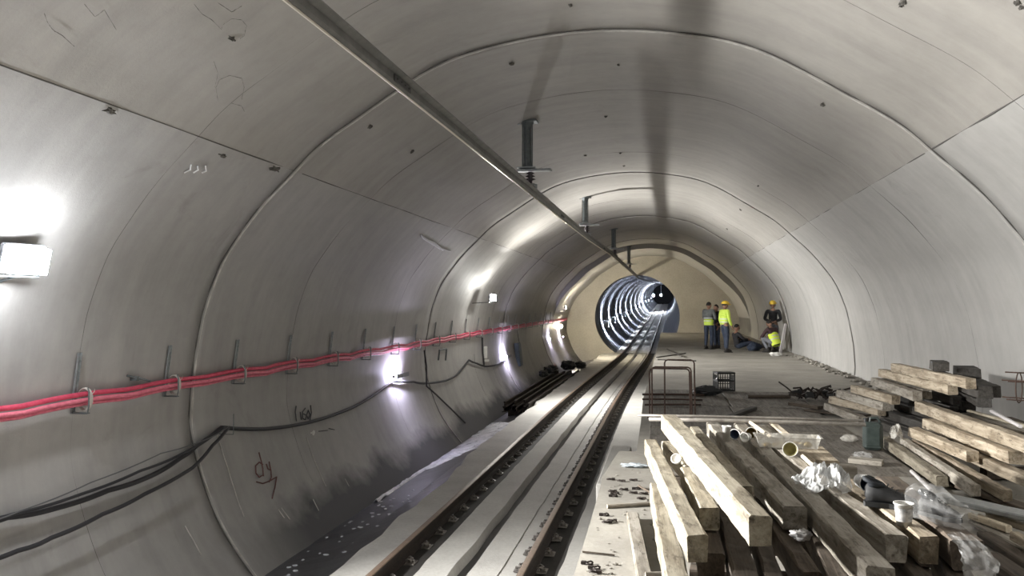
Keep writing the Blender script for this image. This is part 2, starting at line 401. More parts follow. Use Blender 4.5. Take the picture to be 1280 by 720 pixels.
# ------------------------------------------------------------------ floor, track
def tx(y):              # lateral place of the track centre
    if y < 20: return -2.19
    if y < 48.5:
        t = (y - 20) / 28.5; return -2.19 + .44 * t * t * (3 - 2 * t)
    return bpath(y)[0]
def tz(y): return 0 if y < 48.5 else .022 * (y - 48.5)
RH, SL = -1.09, -1.27
mb = MB(); ys = [Y0 + .3 * i for i in range(int((48.5 - Y0) / .3) + 1)] + [48.5]
cs = None
for y in ys:
    e = -3.55 + .10 * noise.noise(V((y * .9, 0, 1))) + .05 * noise.noise(V((y * 3.1, 0, 2))) - (.22 if y > 12 else .0) * min(1, (y - 12) / 4 if y > 12 else 0)
    c0 = tx(y) - .11 + .022 * noise.noise(V((y * 1.1, 5, 2))); c1 = tx(y) + .09 + .022 * noise.noise(V((y * 1.3, 9, 2)))
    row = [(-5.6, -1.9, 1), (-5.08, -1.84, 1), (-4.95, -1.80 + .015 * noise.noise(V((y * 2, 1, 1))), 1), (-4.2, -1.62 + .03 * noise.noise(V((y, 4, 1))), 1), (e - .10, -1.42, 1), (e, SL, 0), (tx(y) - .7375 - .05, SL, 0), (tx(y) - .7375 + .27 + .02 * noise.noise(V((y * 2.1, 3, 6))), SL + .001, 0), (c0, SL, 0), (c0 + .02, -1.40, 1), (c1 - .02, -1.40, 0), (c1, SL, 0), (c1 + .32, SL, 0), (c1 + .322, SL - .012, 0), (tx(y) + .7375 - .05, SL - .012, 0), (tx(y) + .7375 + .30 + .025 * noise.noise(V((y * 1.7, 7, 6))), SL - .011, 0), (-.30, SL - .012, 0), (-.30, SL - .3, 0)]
    if cs is None: cs = [r[2] for r in row]; NR = len(row)
    for x, z, _ in row: mb.v.append((x, y, z))
for i in range(len(ys) - 1):
    for k in range(NR - 1):
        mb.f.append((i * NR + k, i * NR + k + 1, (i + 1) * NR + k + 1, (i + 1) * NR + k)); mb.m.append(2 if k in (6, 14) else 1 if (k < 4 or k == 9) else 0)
struct(mb.build('floor_trackbed', [M['slab'], M['wetfloor'], M['grime_shade']]))
# bore invert slab
mb = MB(); ys = [48.5 + 1.5 * i for i in range(100)]
for y in ys:
    bx, bz = bpath(y)
    for dx, z in ((-1.35, -1.9), (-1.33, SL + .02), (-.12, SL + .02), (-.10, SL - .1), (.08, SL - .1), (.10, SL + .02), (1.33, SL + .02), (1.35, -1.9)): mb.v.append((bx + dx, y, z + bz))
for i in range(len(ys) - 1):
    for k in range(7): mb.f.append((i * 8 + k, i * 8 + k + 1, (i + 1) * 8 + k + 1, (i + 1) * 8 + k)); mb.m.append(0)
struct(mb.build('floor_bore', M['slab']))
# platform: outline with the notch the photo shows at its edge
out = [(-.50, Y0), (-.54, 3.0), (-.545, 4.7), (-.56, 6.0), (-.585, 7.35), (-.60, 7.5), (-.52, 8.9), (-.33, 8.93), (-.35, 11.0), (-.40, 14.0), (-.37, 20), (-.34, 34), (-.33, 48.5), (4.35, 48.5), (4.35, Y0)]
mb = MB(); n = len(out)
for z in (0, -1.5):
    for x, y in out: mb.v.append((x, y, z))
mb.f += [tuple(range(n))[::-1], tuple(range(n, 2 * n))]; mb.m += [0, 0]
for i in range(n):
    j = (i + 1) % n; mb.f.append((i, j, n + j, n + i)); mb.m.append(0)
struct(mb.build('floor_platform', M['platform']))
# low ledge in the notch
mb = MB(); mb.box((-.66, 10.6, -.86), (.30, 2.6, .80), bev=.02); struct(mb.build('floor_ledge', M['slab']))

def rail_prof():        # half profile of a flat-bottom rail, z from the head top down
    h = [(0, 0), (.030, -.001), (.036, -.010), (.036, -.034), (.010, -.050), (.008, -.125), (.030, -.140), (.072, -.152), (.072, -.165), (0, -.165)]
    return [(x, z) for x, z in h] + [(-x, z) for x, z in h[-2:0:-1]]
def make_rail(side, label):
    root = thing('running_rail', label, 'rail', (tx(6) + side * .7375, 6, SL))
    ox, oy, oz = root.location
    p = rail_prof(); n = len(p); ys = [-4 + 1.0 * i for i in range(30)] + [26 + 1.5 * i for i in range(80)]
    mb = MB()
    for y in ys:
        for x, z in p: mb.v.append((tx(y) + side * .7375 + x - ox, y - oy, RH + z + tz(y) - oz))
    for i in range(len(ys) - 1):
        for k in range(n):
            j = (k + 1) % n; mb.f.append((i * n + k, i * n + j, (i + 1) * n + j, (i + 1) * n + k)); mb.m.append(1 if k in (0, 1, n - 1, n - 2) else 0)
    mb.build('rail_bar', [M['rail'], M['railhead']], root)
    # fastening: base plate, two spring clips, bolts
    mb = MB(); mb.box((0, 0, .008), (.36, .17, .016), bev=.004); mb.box((0, 0, .022), (.15, .13, .012))
    for s in (-1, 1):
        mb.tube([(s * .075, -.045, .045), (s * .10, -.05, .062), (s * .135, -.035, .045), (s * .115, 0, .040), (s * .135, .035, .045), (s * .10, .05, .062), (s * .075, .045, .045)], .010, 6)
        mb.tube([(s * .115, 0, .015), (s * .115, 0, .078)], .014, 6); mb.tube([(s * .155, 0, .01), (s * .155, 0, .04)], .016, 6)
    proto = None; k = 0; y = 4.4
    while y < 48 and k < 72:
        if proto is None: proto = mb.build('rail_fastener', M['clip'], root); o = proto
        else: o = proto.copy(); COL.objects.link(o); o.parent = root
        o.location = (tx(y) + side * .7375 - ox, y - oy, 0); y += .6; k += 1
    return root
make_rail(-1, 'left running rail with brown top, further from the platform')
make_rail(1, 'right running rail with brown top, nearest the platform')

# white slurry along the ditch on the left
mb = MB(); rows = []
y = 13.2
while y < 22.5:
    t = (y - 13.2) / 9.3; w = .09 + 1.05 * max(0, min(1, (y - 15.6) / 3)) * (1 + .25 * noise.noise(V((y * 2, 3, 3)))); w *= (1 if t < .9 else (1 - t) * 10 + .05)
    xa = -4.99; rows.append([(xa + w * k / 8, y, -1.815 + .24 * (w * k / 8) + .05 * math.sin(PI * min(1, k / 7.5)) + .05 * noise.noise(V((y * 4, k * 1.3, 0)))) for k in range(9)]); y += .12
for r in rows: mb.v += r
for i in range(len(rows) - 1):
    for k in range(8): mb.f.append((i * 9 + k, i * 9 + k + 1, (i + 1) * 9 + k + 1, (i + 1) * 9 + k)); mb.m.append(0)
tag(mb.build('slurry_spill', M['slurry'], smooth=True), 'glistening white slurry spilled along the ditch left of the track', 'slurry', kind='stuff')
mb = MB()
for i in range(70):
    y = 7.5 + 6.5 * random.random(); x = -4.9 + random.random() * .9
    mb.sphere((x, y, -1.79 + (x + 4.9) * .25), (.02 + .03 * random.random(), .03, .012), 6, 4)
tag(mb.build('slurry_splashes', M['slurry']), 'scattered white slurry drops in the dark wet ditch', 'slurry', kind='stuff')

# ------------------------------------------------------------------ overhead conductor bar and hangers
def bx(y): return -2.2 + (0 if y < 22 else .46 * min(1, (y - 22) / 26.5)) if y <= 48.5 else bpath(y)[0]
def bz(y): return 3.44 + (.004 * y if y < 30 else .12 - .012 * (y - 30)) if y < 48.5 else 3.338 - .222 + .22 + tz(y) - .06
root = thing('conductor_bar', 'long straight aluminium overhead conductor bar hung under the tunnel roof', 'overhead bar', (-2.2, 0, 3.4))
prof = [(-.010, -.045), (-.018, -.020), (-.014, .030), (-.060, .050), (-.060, .058), (.060, .058), (.060, .050), (.014, .030), (.018, -.020), (.010, -.045)]
prof = [(x * 1.25, z * 1.15) for x, z in prof]
mb = MB(); ys = [-3 + 1.5 * i for i in range(78)]; n = len(prof)
for y in ys:
    for x, z in prof: mb.v.append((bx(y) + x + 2.2, y, bz(y) + z - 3.4))
for i in range(len(ys) - 1):
    for k in range(n):
        j = (k + 1) % n; mb.f.append((i * n + k, i * n + j, (i + 1) * n + j, (i + 1) * n + k)); mb.m.append(0)
mb.build('profile', M['alu'], root)
mb = MB(); mb.tube([(bx(y) + 2.2, y, bz(y) - 3.4 - .058) for y in ys], .011, 6); mb.build('contact_wire', M['copper'], root)
for yj in (6.4, 17.0, 27.5):
    mb = MB()
    for s in (-1, 1):
        mb.box((bx(yj) + 2.2 + s * .026, yj, bz(yj) - 3.4 + .0), (.012, .42, .055))
        for k in range(4): mb.tube([(bx(yj) + 2.2 + s * .03, yj - .15 + .1 * k, bz(yj) - 3.4), (bx(yj) + 2.2 + s * .045, yj - .15 + .1 * k, bz(yj) - 3.4)], .010, 6)
    mb.build('splice_plate', M['alu_dark'], root)
def hanger(y, label):
    x = bx(y) - .05; zc = ceil_z(x); zb = bz(y) + .36
    r = thing('bar_hanger', label, 'hanger', (x, y, zb), 0, None); H = zc - zb
    mb = MB(); mb.box((0, 0, H - .0), (.34, .26, .03), bev=.004); mb.box((-.14, 0, H + .0), (.05, .05, .09)); mb.build('top_plate', M['steel'], r)
    mb = MB(); mb.tube([(0, 0, H), (0, 0, H - .10), (0, 0, .10), (0, 0, 0)], [.12, .065, .065, .12], 8)
    for a in range(4):
        c, s = math.cos(a * PI / 2), math.sin(a * PI / 2); mb.box((c * .08, s * .08, H / 2), (.02, .02, H * .9))
    mb.build('post', M['steel'], r)
    mb = MB(); mb.box((.12, 0, -.02), (.56, .16, .035), bev=.004); mb.box((.0, 0, .02), (.3, .24, .02)); mb.build('bottom_bracket', M['galv'], r)
    mb = MB(); pz = [(.0, -.03), (.03, -.035), (.075, -.06), (.03, -.08), (.085, -.11), (.03, -.13), (.095, -.16), (.035, -.18), (.035, -.24), (.0, -.24)]
    mb.lathe(pz, 14, Matrix.Translation((.05, 0, -.01))); mb.build('insulator', M['insul'], r, True)
    mb = MB(); mb.box((.05, 0, -.256), (.17, .12, .03), bev=.004); mb.box((-.050, 0, -.29), (.02, .1, .06)); mb.box((.150, 0, -.29), (.02, .1, .06)); mb.box((.05, 0, -.262), (.22, .06, .02)); mb.build('clamp', M['galv'], r)
    return r
hanger(13.0, 'largest and nearest steel hanger post holding the overhead bar')
hanger(22.5, 'second steel hanger post along the overhead bar, on the brightly lit ring')
hanger(32.3, 'third steel hanger post, in the shaded roof stretch')
hanger(42.0, 'short furthest steel hanger post in front of the far end arch')

# ------------------------------------------------------------------ red cable bundle on brackets
CZ = [(1.0, 0.655), (6.3, 0.66), (8.8, 0.665), (17.4, 0.69), (25.2, 0.76), (35, 0.8), (48, 0.84)]             # (y, z) of the bundle on the left wall
def cz(y):
    for (a, b), (c, d) in zip(CZ[:-1], CZ[1:]):
        if a <= y <= c: return b + (d - b) * (y - a) / (c - a)
    return CZ[0][1] if y < CZ[0][0] else CZ[-1][1]
BY = [4.1, 5.6, 7.15, 8.66, 10.2, 11.8, 13.4, 15.0, 16.7, 18.3, 19.9, 21.5, 23.1, 24.7, 26.3, 27.9, 29.5, 31.1, 32.7, 34.3, 35.9, 37.5, 39.1, 40.7]
labels = ['upper deep red cable of the bundle on the left wall', 'middle pinkish red cable of the bundle on the left wall', 'thin lower pink cable of the bundle on the left wall']
for i, (dz, off, r, m) in enumerate(((.035, .100, .026, 'red'), (-.024, .126, .024, 'red2'), (-.068, .086, .018, 'red2'))):
    mb = MB(); pts = []; y = 1.2
    while y < 47.6:
        k = min(range(len(BY)), key=lambda q: abs(BY[q] - y)); t = abs(y - BY[k]) / .8
        z = cz(y) + dz - .03 * min(1, t) ** 2 * (1 + .6 * noise.noise(V((y, 9, 0)))) + .002 * noise.noise(V((y * 1.7, i * 4, 0)))
        pts.append(wl(BY[0], cz(BY[0]), 0) + V((off + .006 * min(1, t) * noise.noise(V((y * 1.1, 7, 3))), y - BY[0], z - cz(BY[0]))) + V((wl(y, cz(y), 0).x - wl(BY[0], cz(BY[0]), 0).x, 0, 0))); y += .2
    mb.tube(pts, r, 8); tag(mb.build('red_cable', M[m], smooth=True), labels[i], 'cable')
proto = None
for k, y in enumerate(BY):
    z = cz(y)
    nm = {0: 'nearest', 1: 'second nearest'}
    if proto is None:
        proto = thing('cable_bracket', '', 'bracket', wl(y, z, 0), 0, 'brackets carrying the red cables')
        mb = MB(); a = wl(y, z - .16, .022) - wl(y, z, 0); b = wl(y, z + .46, .022) - wl(y, z, 0); Rt = Matrix.Rotation(math.atan2(b.x - a.x, b.z - a.z), 3, 'Y'); mid = (a + b) / 2
        for s in (-1, 1): mb.box(mid + Rt @ V((.006, s * .022, 0)), (.018, .006, .62), Rt)
        mb.box(mid + Rt @ V((-.002, 0, 0)), (.005, .045, .62), Rt)
        for q in range(5): mb.box(mid + Rt @ V((.006, 0, -.24 + .12 * q)), (.012, .04, .012), Rt)
        mb.build('channel', M['galv'], proto)
        mb = MB(); mb.box((.115, 0, -.150), (.17, .05, .012)); mb.tube([(.04, 0, -.150), (.19, 0, -.150), (.205, 0, -.08), (.205, 0, .06), (.19, 0, .11)], .008, 6); mb.build('support_arm', M['steel'], proto)
        mb = MB()
        for q in range(3):
            pts = [(.108 + .074 * math.cos(t * PI / 12), .05 + .016 * q, -.015 + .112 * math.sin(t * PI / 12)) for t in range(25)]
            mb.tube(pts, .006, 5)
        mb.tube([(.178, .07, .03), (.195, .09, .06), (.20, .09, .09)], .004, 4); mb.build('cable_tie', M['tie'], proto)
        o = proto
    else: o = copy_tree(proto)
    o.location = wl(y, z, 0)
    o['label'] = 'steel cable bracket with tie, on the left wall holding the red cables'

# ------------------------------------------------------------------ sagging dark cables
SAG = [([(5.735, -0.263), (6.217, -0.294), (6.766, -0.35), (7.5, -0.347), (8.212, -0.344), (8.809, -0.256), (9.23, -0.164), (9.828, -0.032), (10.955, -0.222), (12.33, -0.323), (13.772, -0.325), (14.957, -0.259), (16.682, -0.041), (18.028, -0.183), (18.804, -0.294), (20.543, -0.395), (21.733, -0.348), (23.511, -0.043), (24.384, -0.201), (25.386, -0.374), (27.263, -0.447), (29.142, -0.328)], 0.078, 0.028), ([(5.747, -0.214), (6.225, -0.268), (7.073, -0.283), (8.003, -0.24), (8.833, -0.194), (9.343, -0.102), (9.831, -0.021)], 0.132, 0.016), ([(5.656, -0.532), (6.132, -0.556), (6.525, -0.554), (7.221, -0.516), (7.908, -0.472), (8.87, -0.374), (9.396, -0.192), (9.828, -0.032)], 0.18, 0.022), ([(5.743, -0.233), (6.235, -0.235), (7.14, -0.179), (8.304, -0.099), (9.259, -0.089), (9.796, -0.006)], 0.218, 0.007)]
saglab = ['thickest sagging black cable on the left wall, feeding the wall lamps', 'upper slack black cable on the left wall ahead of the first hook', 'lowest black cable drooping from the first joint to the left edge', 'thin grey wire above the sagging black cables on the left wall']
for i, (pts, off, r) in enumerate(SAG):
    P = []
    for (y, z), (y2, z2) in zip(pts[:-1], pts[1:]):
        for k in range(6):
            t = k / 6; P.append(wl(y + (y2 - y) * t, z + (z2 - z) * t - .012 * math.sin(PI * t), off))
    P.append(wl(*pts[-1], off))
    mb = MB(); mb.tube(P, r, 7); tag(mb.build('black_cable' if i < 3 else 'grey_wire', M['cable'] if i < 3 else M['greycable'], smooth=True), saglab[i], 'cable')
# hooks that carry them
for (y, z), lb in zip([(9.828, -0.032), (16.798, -0.017), (23.511, -0.043)], ('bent wire hook in the left wall where the black cables first rise', 'wire hook in the left wall beside the nearer cold tube lamp', 'wire hook in the left wall holding the cable before the second tube lamp')):
    mb = MB(); p = wl(y, z, 0); mb.tube([wl(y, z - .085, .02), wl(y, z - .090, .12), wl(y, z - .088, .235), wl(y, z + .01, .26), wl(y + .03, z + .18, .26)], .006, 6)
    tag(mb.build('cable_hook', M['steel']), lb, 'hook')

# ------------------------------------------------------------------ lamps
def floodlight(p, nrm, w, h, lens, label, name='floodlight', power=0, spread=130):
    r = thing(name, label, 'lamp', p); nrm = V(nrm).normalized()
    R = nrm.to_track_quat('Y', 'Z').to_matrix()
    mb = MB(); mb.box(R @ V((0, -.03, 0)), (w + .04, .055, h + .04), R, .01)
    for k in range(6): mb.box(R @ V((-w / 2 + w * k / 5, -.07, 0)), (.008, .03, h * .9), R)
    mb.build('housing', M['housing'], r)
    mb = MB(); dp = .002 if lens == 'L5' else .085; vs = [R @ V((a * w / 2, yy, b * h / 2)) for yy in (-.002, dp) for a, b in ((-1, -1), (1, -1), (1, 1), (-1, 1))]; mb.add(vs, [(7, 6, 5, 4), (0, 1, 5, 4), (1, 2, 6, 5), (2, 3, 7, 6), (3, 0, 4, 7)]); mb.build('lens', M[lens], r)
    if power:
        ld = bpy.data.lights.new('flood_beam', 'AREA'); ld.shape = 'RECTANGLE'; ld.size = w; ld.size_y = h; ld.energy = power; ld.spread = math.radians(spread); ld.color = (1.0, .98, .94) if lens != 'L5' else (1.0, .90, .70)
        lo = bpy.data.objects.new('flood_beam', ld); COL.objects.link(lo); lo.parent = r; lo.location = R @ V((0, .092, 0)); lo.rotation_euler = nrm.to_track_quat('-Z', 'Y').to_euler()
    mb = MB(); e = wl(p[1], p[2] - h * .9, 0) - V(p)
    mb.tube([R @ V((-w / 2 - .03, -.03, 0)), R @ V((-w / 2 - .03, -.06, -h * .75)), R @ V((w / 2 + .03, -.06, -h * .75)), R @ V((w / 2 + .03, -.03, 0))], .010, 6)
    mb.tube([R @ V((0, -.06, -h * .75)), e], .012, 6); mb.build('mounting_arm', M['steel'], r)
    return r
floodlight((-5.40, 5.93, 1.995), (.93, -.22, -.26), .34, .22, 'L1', 'large glaring floodlight on the left wall at the picture edge', power=450)
floodlight((-5.12, 23.4, 1.835), (.97, -.12, .0), .24, .18, 'L3', 'smaller white floodlight high on the left wall above the red cables', power=470, spread=150)
floodlight((-5.42, 43.6, 1.50), (.9, .22, .0), .22, .18, 'L5', 'warm floodlight on the left wall by the far end arch', power=90, spread=150)
floodlight((-5.40, 3.8, 1.995), (.95, .10, -.26), .34, .22, 'L0', 'added fill floodlight on the left wall, unseen past the left picture edge', power=110)  # added fill lamp out of view, lifts the general light level
def tube_lamp(y, z, L, lens, label, off=.10, xf=None, r0=.018, shroud=0):
    p = wl(y, z, off) if xf is None else V((xf, y, z)); r = thing('tube_lamp', label, 'lamp', p, 0, 'tube lamps on the left wall')
    mb = MB(); mb.tube([(0, -L / 2, 0), (0, L / 2, 0)], r0, 8); mb.build('tube', M[lens], r)
    mb = MB(); mb.box((-.02, -L / 2 - .02, 0), (.07, .05, .06), bev=.008); mb.box((-.02, L / 2 + .02, 0), (.07, .05, .06), bev=.008); mb.box((.045, 0, 0), (.018, L, .10), bev=.004); 
    if shroud: mb.box((-.12, -L / 2, 0), (.2, .03, .03)); mb.box((-.12, L / 2, 0), (.2, .03, .03))
    mb.build('fitting', M['housing'], r)
    if shroud:
        for s in (-1, 1):
            mb = MB(); mb.box((.02, s * (L / 2 + shroud), 0), (.30, .012, .44), bev=.003); mb.build('side_shade', M['housing'], r)
    return r
tube_lamp(17.0, .06, .8, 'LT', 'nearest cold tube lamp low on the left wall under the red cables', .17)
tube_lamp(28.9, -.26, .8, 'LT', 'cold tube lamp above the stacked steel rails', .17)
tube_lamp(40.6, -.10, .7, 'LT', 'tube lamp on the left wall just before the far end arch', .10)
tube_lamp(44.8, -.15, .7, 'LT', 'tube lamp inside the far end arch', .22)
lamps = [(4, 0.3), (10.5, 0.3), (18.5, 0.3), (24, 0.4), (33, 0.4), (43, 0.4), (54, 0.4), (66, 0.4), (80, 0.4), (96, 0.4), (112, 0.4), (132, 0.4)]
for k, (dy, ln) in enumerate(lamps):
    y = 48.9 + dy; bxx, bzz = bpath(y); a = math.radians(196)
    o = tube_lamp(y, 0, ln, 'LB', 'tube lamp on the left side of the far bored tunnel', xf=bxx + (BR - .24) * math.cos(a), r0=.04, shroud=.04)
    o.location.z = BZ + bzz + (BR - .24) * math.sin(a); o['group'] = 'tube lamps in the bored tunnel'
for k, (y, s) in enumerate(((128, -.75), (134, .35))):
    bxx, bzz = bpath(y); mb = MB(); mb.box((0, 0, 0), (.22, .05, .3), bev=.02)
    r = thing('bulkhead_lamp', 'left small lamp hanging deep in the bored tunnel' if k == 0 else 'right small lamp hanging deep in the bored tunnel', 'lamp', (bxx + s, y, BZ + bzz + .55))
    mb.build('lens', M['LB'], r); mb = MB(); mb.tube([(0, 0, .13), (0, 0, 1.7)], .02, 6); mb.box((0, .04, 0), (.26, .05, .34)); mb.build('housing', M['housing'], r)
# work light on the far wall side, hidden by the arch, that lights the workers
r = thing('worker_lamp', 'small warm bulb on the left wall below the far end arch lamp', 'lamp', wl(44.6, .44, .16))
mb = MB(); mb.sphere((0, 0, 0), (.07, .07, .08), 12, 8); mb.build('bulb', M['L5'], r, True)
mb = MB(); mb.tube([(-.18, 0, .10), (-.02, 0, .12), (0, 0, .07)], .02, 6); mb.build('holder', M['housing'], r)

# ------------------------------------------------------------------ marks on the walls and roof
def wallstroke(name, pts, r, m, lab, cat, off=.003):
    """strokes painted on the left lining: thin flat ribbons following the concrete"""
    mb = MB()
    for line in pts:
        L = []
        for (ya, za), (yb, zb) in zip(line[:-1], line[1:]):
            for q in range(5): L.append((ya + (yb - ya) * q / 5, za + (zb - za) * q / 5))
        L.append(line[-1]); P = [wl(y, z, r + .018) for y, z in L]
        if len(P) < 2: continue
        mb.tube(P, r, 6)
    return tag(mb.build(name, m), lab, cat)
wallstroke('spray_paint_mark', [[(10.686, -0.516), (10.67, -0.644), (10.645, -0.741), (10.592, -0.832)], [(10.682, -0.687), (10.613, -0.641), (10.488, -0.67), (10.435, -0.759), (10.48, -0.828), (10.606, -0.814)], [(10.776, -0.697), (10.777, -0.767), (10.838, -0.799)], [(10.872, -0.682), (10.838, -0.799), (10.783, -0.891), (10.681, -0.931)], [(10.371, -0.865), (10.509, -0.918), (10.687, -0.924), (10.924, -0.912)], [(10.924, -0.912), (10.764, -1.03), (10.568, -1.139)]], .009, M['paint'], 'red-brown hand-painted mark reading like dy with an arrow, low on the left wall', 'painted mark')
G2 = [[(12.139, -0.033), (12.069, -0.126), (12.038, -0.261)], [(12.239, -0.139), (12.214, -0.262)], [(12.449, -0.104), (12.318, -0.149), (12.266, -0.246), (12.35, -0.281), (12.429, -0.22), (12.341, -0.185)], [(12.533, -0.148), (12.429, -0.22), (12.458, -0.281), (12.556, -0.228), (12.533, -0.148)], [(12.655, -0.082), (12.627, -0.199), (12.486, -0.323)], [(12.705, -0.523), (13.03, -0.557)], [(13.107, -0.534), (13.309, -0.589)]]
for q, lb in ((-2, 'left black marker dash right of the round white tag'), (-1, 'right black marker dash right of the round white tag')): wallstroke('marker_dash', [G2[q]], .007, M['blackpaint'], lb, 'painted mark')
wallstroke('marker_number', G2[:-2], .010, M['blackpaint'], 'black bracketed number written on the left wall above the black cable', 'painted mark')
wallstroke('chalk_scribble', [[(7.41, 2.966), (7.458, 3.002), (7.402, 3.044)], [(7.539, 2.986), (7.571, 3.02), (7.507, 3.05)], [(7.666, 3.006), (7.704, 3.029), (7.621, 3.069)]], .008, M['whitepaint'], 'faint white chalk scribble above the long joint on the upper left lining', 'painted mark')
wallstroke('white_smear', [[(15.443, 2.985), (15.912, 2.959), (16.457, 2.952), (17.279, 2.873), (18.03, 2.869)], [(15.32, 3.007), (16.044, 2.953), (16.836, 2.912), (17.482, 2.851)], [(15.61, 2.967), (16.405, 2.914), (17.175, 2.866)]], .016, M['whitepaint'], 'pale plaster smear high on the violet-lit part of the left lining', 'smear')
DR = [[(9.787, -0.078), (9.802, -0.291), (9.821, -0.522), (9.81, -0.822), (9.76, -1.183)], [(12.228, -0.543), (12.21, -0.795), (12.212, -1.071), (12.167, -1.311)], [(10.578, -1.288), (10.592, -1.409)], [(10.67, -1.29), (10.699, -1.456)], [(11.58, -1.379), (11.525, -1.536)], [(12.884, -1.346), (12.859, -1.459)], [(8.593, -0.996), (8.624, -1.177), (8.617, -1.329)]]
for q, lb in enumerate(('long pale grout drip below the hook where the black cables rise', 'pale grout drip under the round white tag', 'left short pale scrape above the wet wall foot', 'right short pale scrape above the wet wall foot', 'small pale scrape further along the lower left wall', 'tiny pale scrape at the dark damp patch of the left wall', 'pale scrape at the lower left edge before the first ring joint')):
    wallstroke('grout_drip', [DR[q]], .007, M['grout'], lb, 'grout drip')
CH = [((-3.702, 6.324, 3.924), 0.084, 0.167, 'rough black spot at the left end of a ring crack near the overhead bar'), ((-4.598, 5.93, 3.241), 0.081, 0.242, 'scratched grey patch under the upper left joint'), ((-4.639, 7.752, 3.202), 0.068, 0.205, 'small chip below the long joint, left lining'), ((-4.597, 8.863, 3.242), 0.154, 0.403, 'chipped patch where the long joint meets the near ring joint'), ((-0.993, 8.43, 4.808), 0.068, 0.128, 'small dark chip at the top edge, centre of the roof'), ((-0.612, 10.615, 4.802), 0.053, 0.127, 'tiny dark spot on the roof just past the near ring joint'), ((-0.998, 13.528, 4.808), 0.108, 0.162, 'small dark hole in the middle of the shaded roof'), ((1.836, 6.746, 3.991), 0.082, 0.228, 'largest ragged dark hole at the top right of the roof'), ((1.83, 9.983, 3.995), 0.086, 0.228, 'ragged dark hole on the right roof below the near ring joint'), ((1.818, 16.616, 4.002), 0.096, 0.24, 'small dark chip right of the roof, before the bright ring'), ((-3.736, 9.701, 3.902), 0.103, 0.185, 'dull chip left of the overhead bar past the near ring joint'), ((-3.727, 11.417, 3.908), 0.108, 0.179, 'second dull chip left of the overhead bar'), ((-1.668, 16.695, 4.753), 0.084, 0.151, 'left tiny hole of a pair in the shaded roof'), ((-0.944, 16.865, 4.809), 0.084, 0.151, 'right tiny hole of a pair in the shaded roof'), ((-0.942, 18.431, 4.809), 0.092, 0.165, 'tiny hole just before the bright roof ring'), ((-3.122, 17.594, 4.288), 0.108, 0.215, 'tiny chip left of the nearest hanger'), ((1.831, 20.627, 3.994), 0.1, 0.18, 'tiny chip in the bright ring, right of the roof'), ((1.857, 25.539, 3.977), 0.124, 0.297, 'small dark chip low in the bright roof ring'), ((-1.933, 10.017, 4.71), 0.103, 0.185, 'dark chip just right of the overhead bar at the near ring joint'), ((2.354, 5.952, 3.662), 0.076, 0.098, 'dark chipped patch at the far top right corner'), ((2.389, 5.966, 3.637), 0.044, 0.098, 'grey chip beside the top right corner patch')]
cr_ = random.Random(3)
for k, (p, w, h, lb) in enumerate(CH):
    mb = MB(); p = V(p); nrm = (V((XC, p.y, 1.2)) - p).normalized(); ty = V((0, 1, 0)); tx_ = ty.cross(nrm).normalized()
    n = 14; ring = []
    for q in range(n):
        a = 2 * PI * q / n; rr = .25 + .65 * cr_.random()
        ring.append(p + tx_ * (w / 2 * rr * math.cos(a)) + ty * (h / 2 * rr * math.sin(a)) + nrm * .004)
    ring2 = [p + (q - p) * .6 + nrm * (.012 + .012 * cr_.random()) for q in ring]
    mb.v = [tuple(q) for q in ring] + [tuple(q) for q in ring2] + [tuple(p + nrm * .02)]
    for q in range(n):
        j = (q + 1) % n; mb.f += [(q, j, n + j, n + q), (n + q, n + j, 2 * n)]; mb.m += [0, 0]
    tag(mb.build('chipped_patch', M['chip']), lb, 'chipped patch', 'dark chipped patches in the lining')
for lb, lines in (('upper dark ring-shaped crack on the left roof lining near the overhead bar', [[(-3.685, 6.093, 3.935), (-3.633, 6.05, 3.967), (-3.566, 6.059, 4.01), (-3.532, 6.157, 4.032), (-3.549, 6.268, 4.021), (-3.626, 6.365, 3.972), (-3.663, 6.362, 3.948)], [(-3.628, 5.611, 3.97), (-3.659, 5.769, 3.951), (-3.657, 5.909, 3.952), (-3.679, 6.084, 3.938)], [(-3.525, 5.78, 4.036), (-3.524, 5.986, 4.037), (-3.444, 6.004, 4.088)]]), ('lower dark ring-shaped crack on the left roof lining', [[(-4.236, 6.96, 3.573), (-4.135, 6.757, 3.648), (-4.057, 6.695, 3.701), (-3.985, 6.743, 3.748), (-3.956, 6.906, 3.766), (-4.021, 7.064, 3.725), (-4.13, 7.211, 3.651)], [(-3.943, 6.408, 3.775), (-4.018, 6.597, 3.727), (-4.139, 6.744, 3.644)], [(-4.201, 7.149, 3.599), (-4.186, 7.31, 3.611), (-4.219, 7.416, 3.586)]]), ('crumbled dark crack trail at the top left of the lining', [[(-4.188, 4.725, 3.609), (-4.226, 4.793, 3.581), (-4.257, 4.878, 3.556), (-4.266, 4.983, 3.549), (-4.298, 5.139, 3.523)], [(-4.015, 4.892, 3.728), (-4.061, 5.058, 3.698), (-3.988, 5.06, 3.746), (-4.075, 5.302, 3.689)], [(-4.242, 4.834, 3.568), (-4.264, 4.912, 3.551)]])):
    mb = MB()
    for L in lines:
        Q = []
        for a, b in zip(L[:-1], L[1:]):
            for q in range(6): Q.append(V(a).lerp(V(b), q / 6))
        Q.append(V(L[-1])); P = []
        for p in Q:
            d = V((p.x - XC, 0, p.z - 1.2)).normalized(); t = 3.0
            while t < 6 and (abs(d.x * t) < prof_x(1.2 + d.z * t) if 1.2 + d.z * t < HALF[0][1] - .02 else False): t += .004
            P.append(V((XC + d.x * (t - .026), p.y, 1.2 + d.z * (t - .026))))
        mb.tube(P, [.0008 + .0028 * cr_.random() for _ in P], 5)
    tag(mb.build('lining_crack', M['crackgrey']), lb, 'crack')

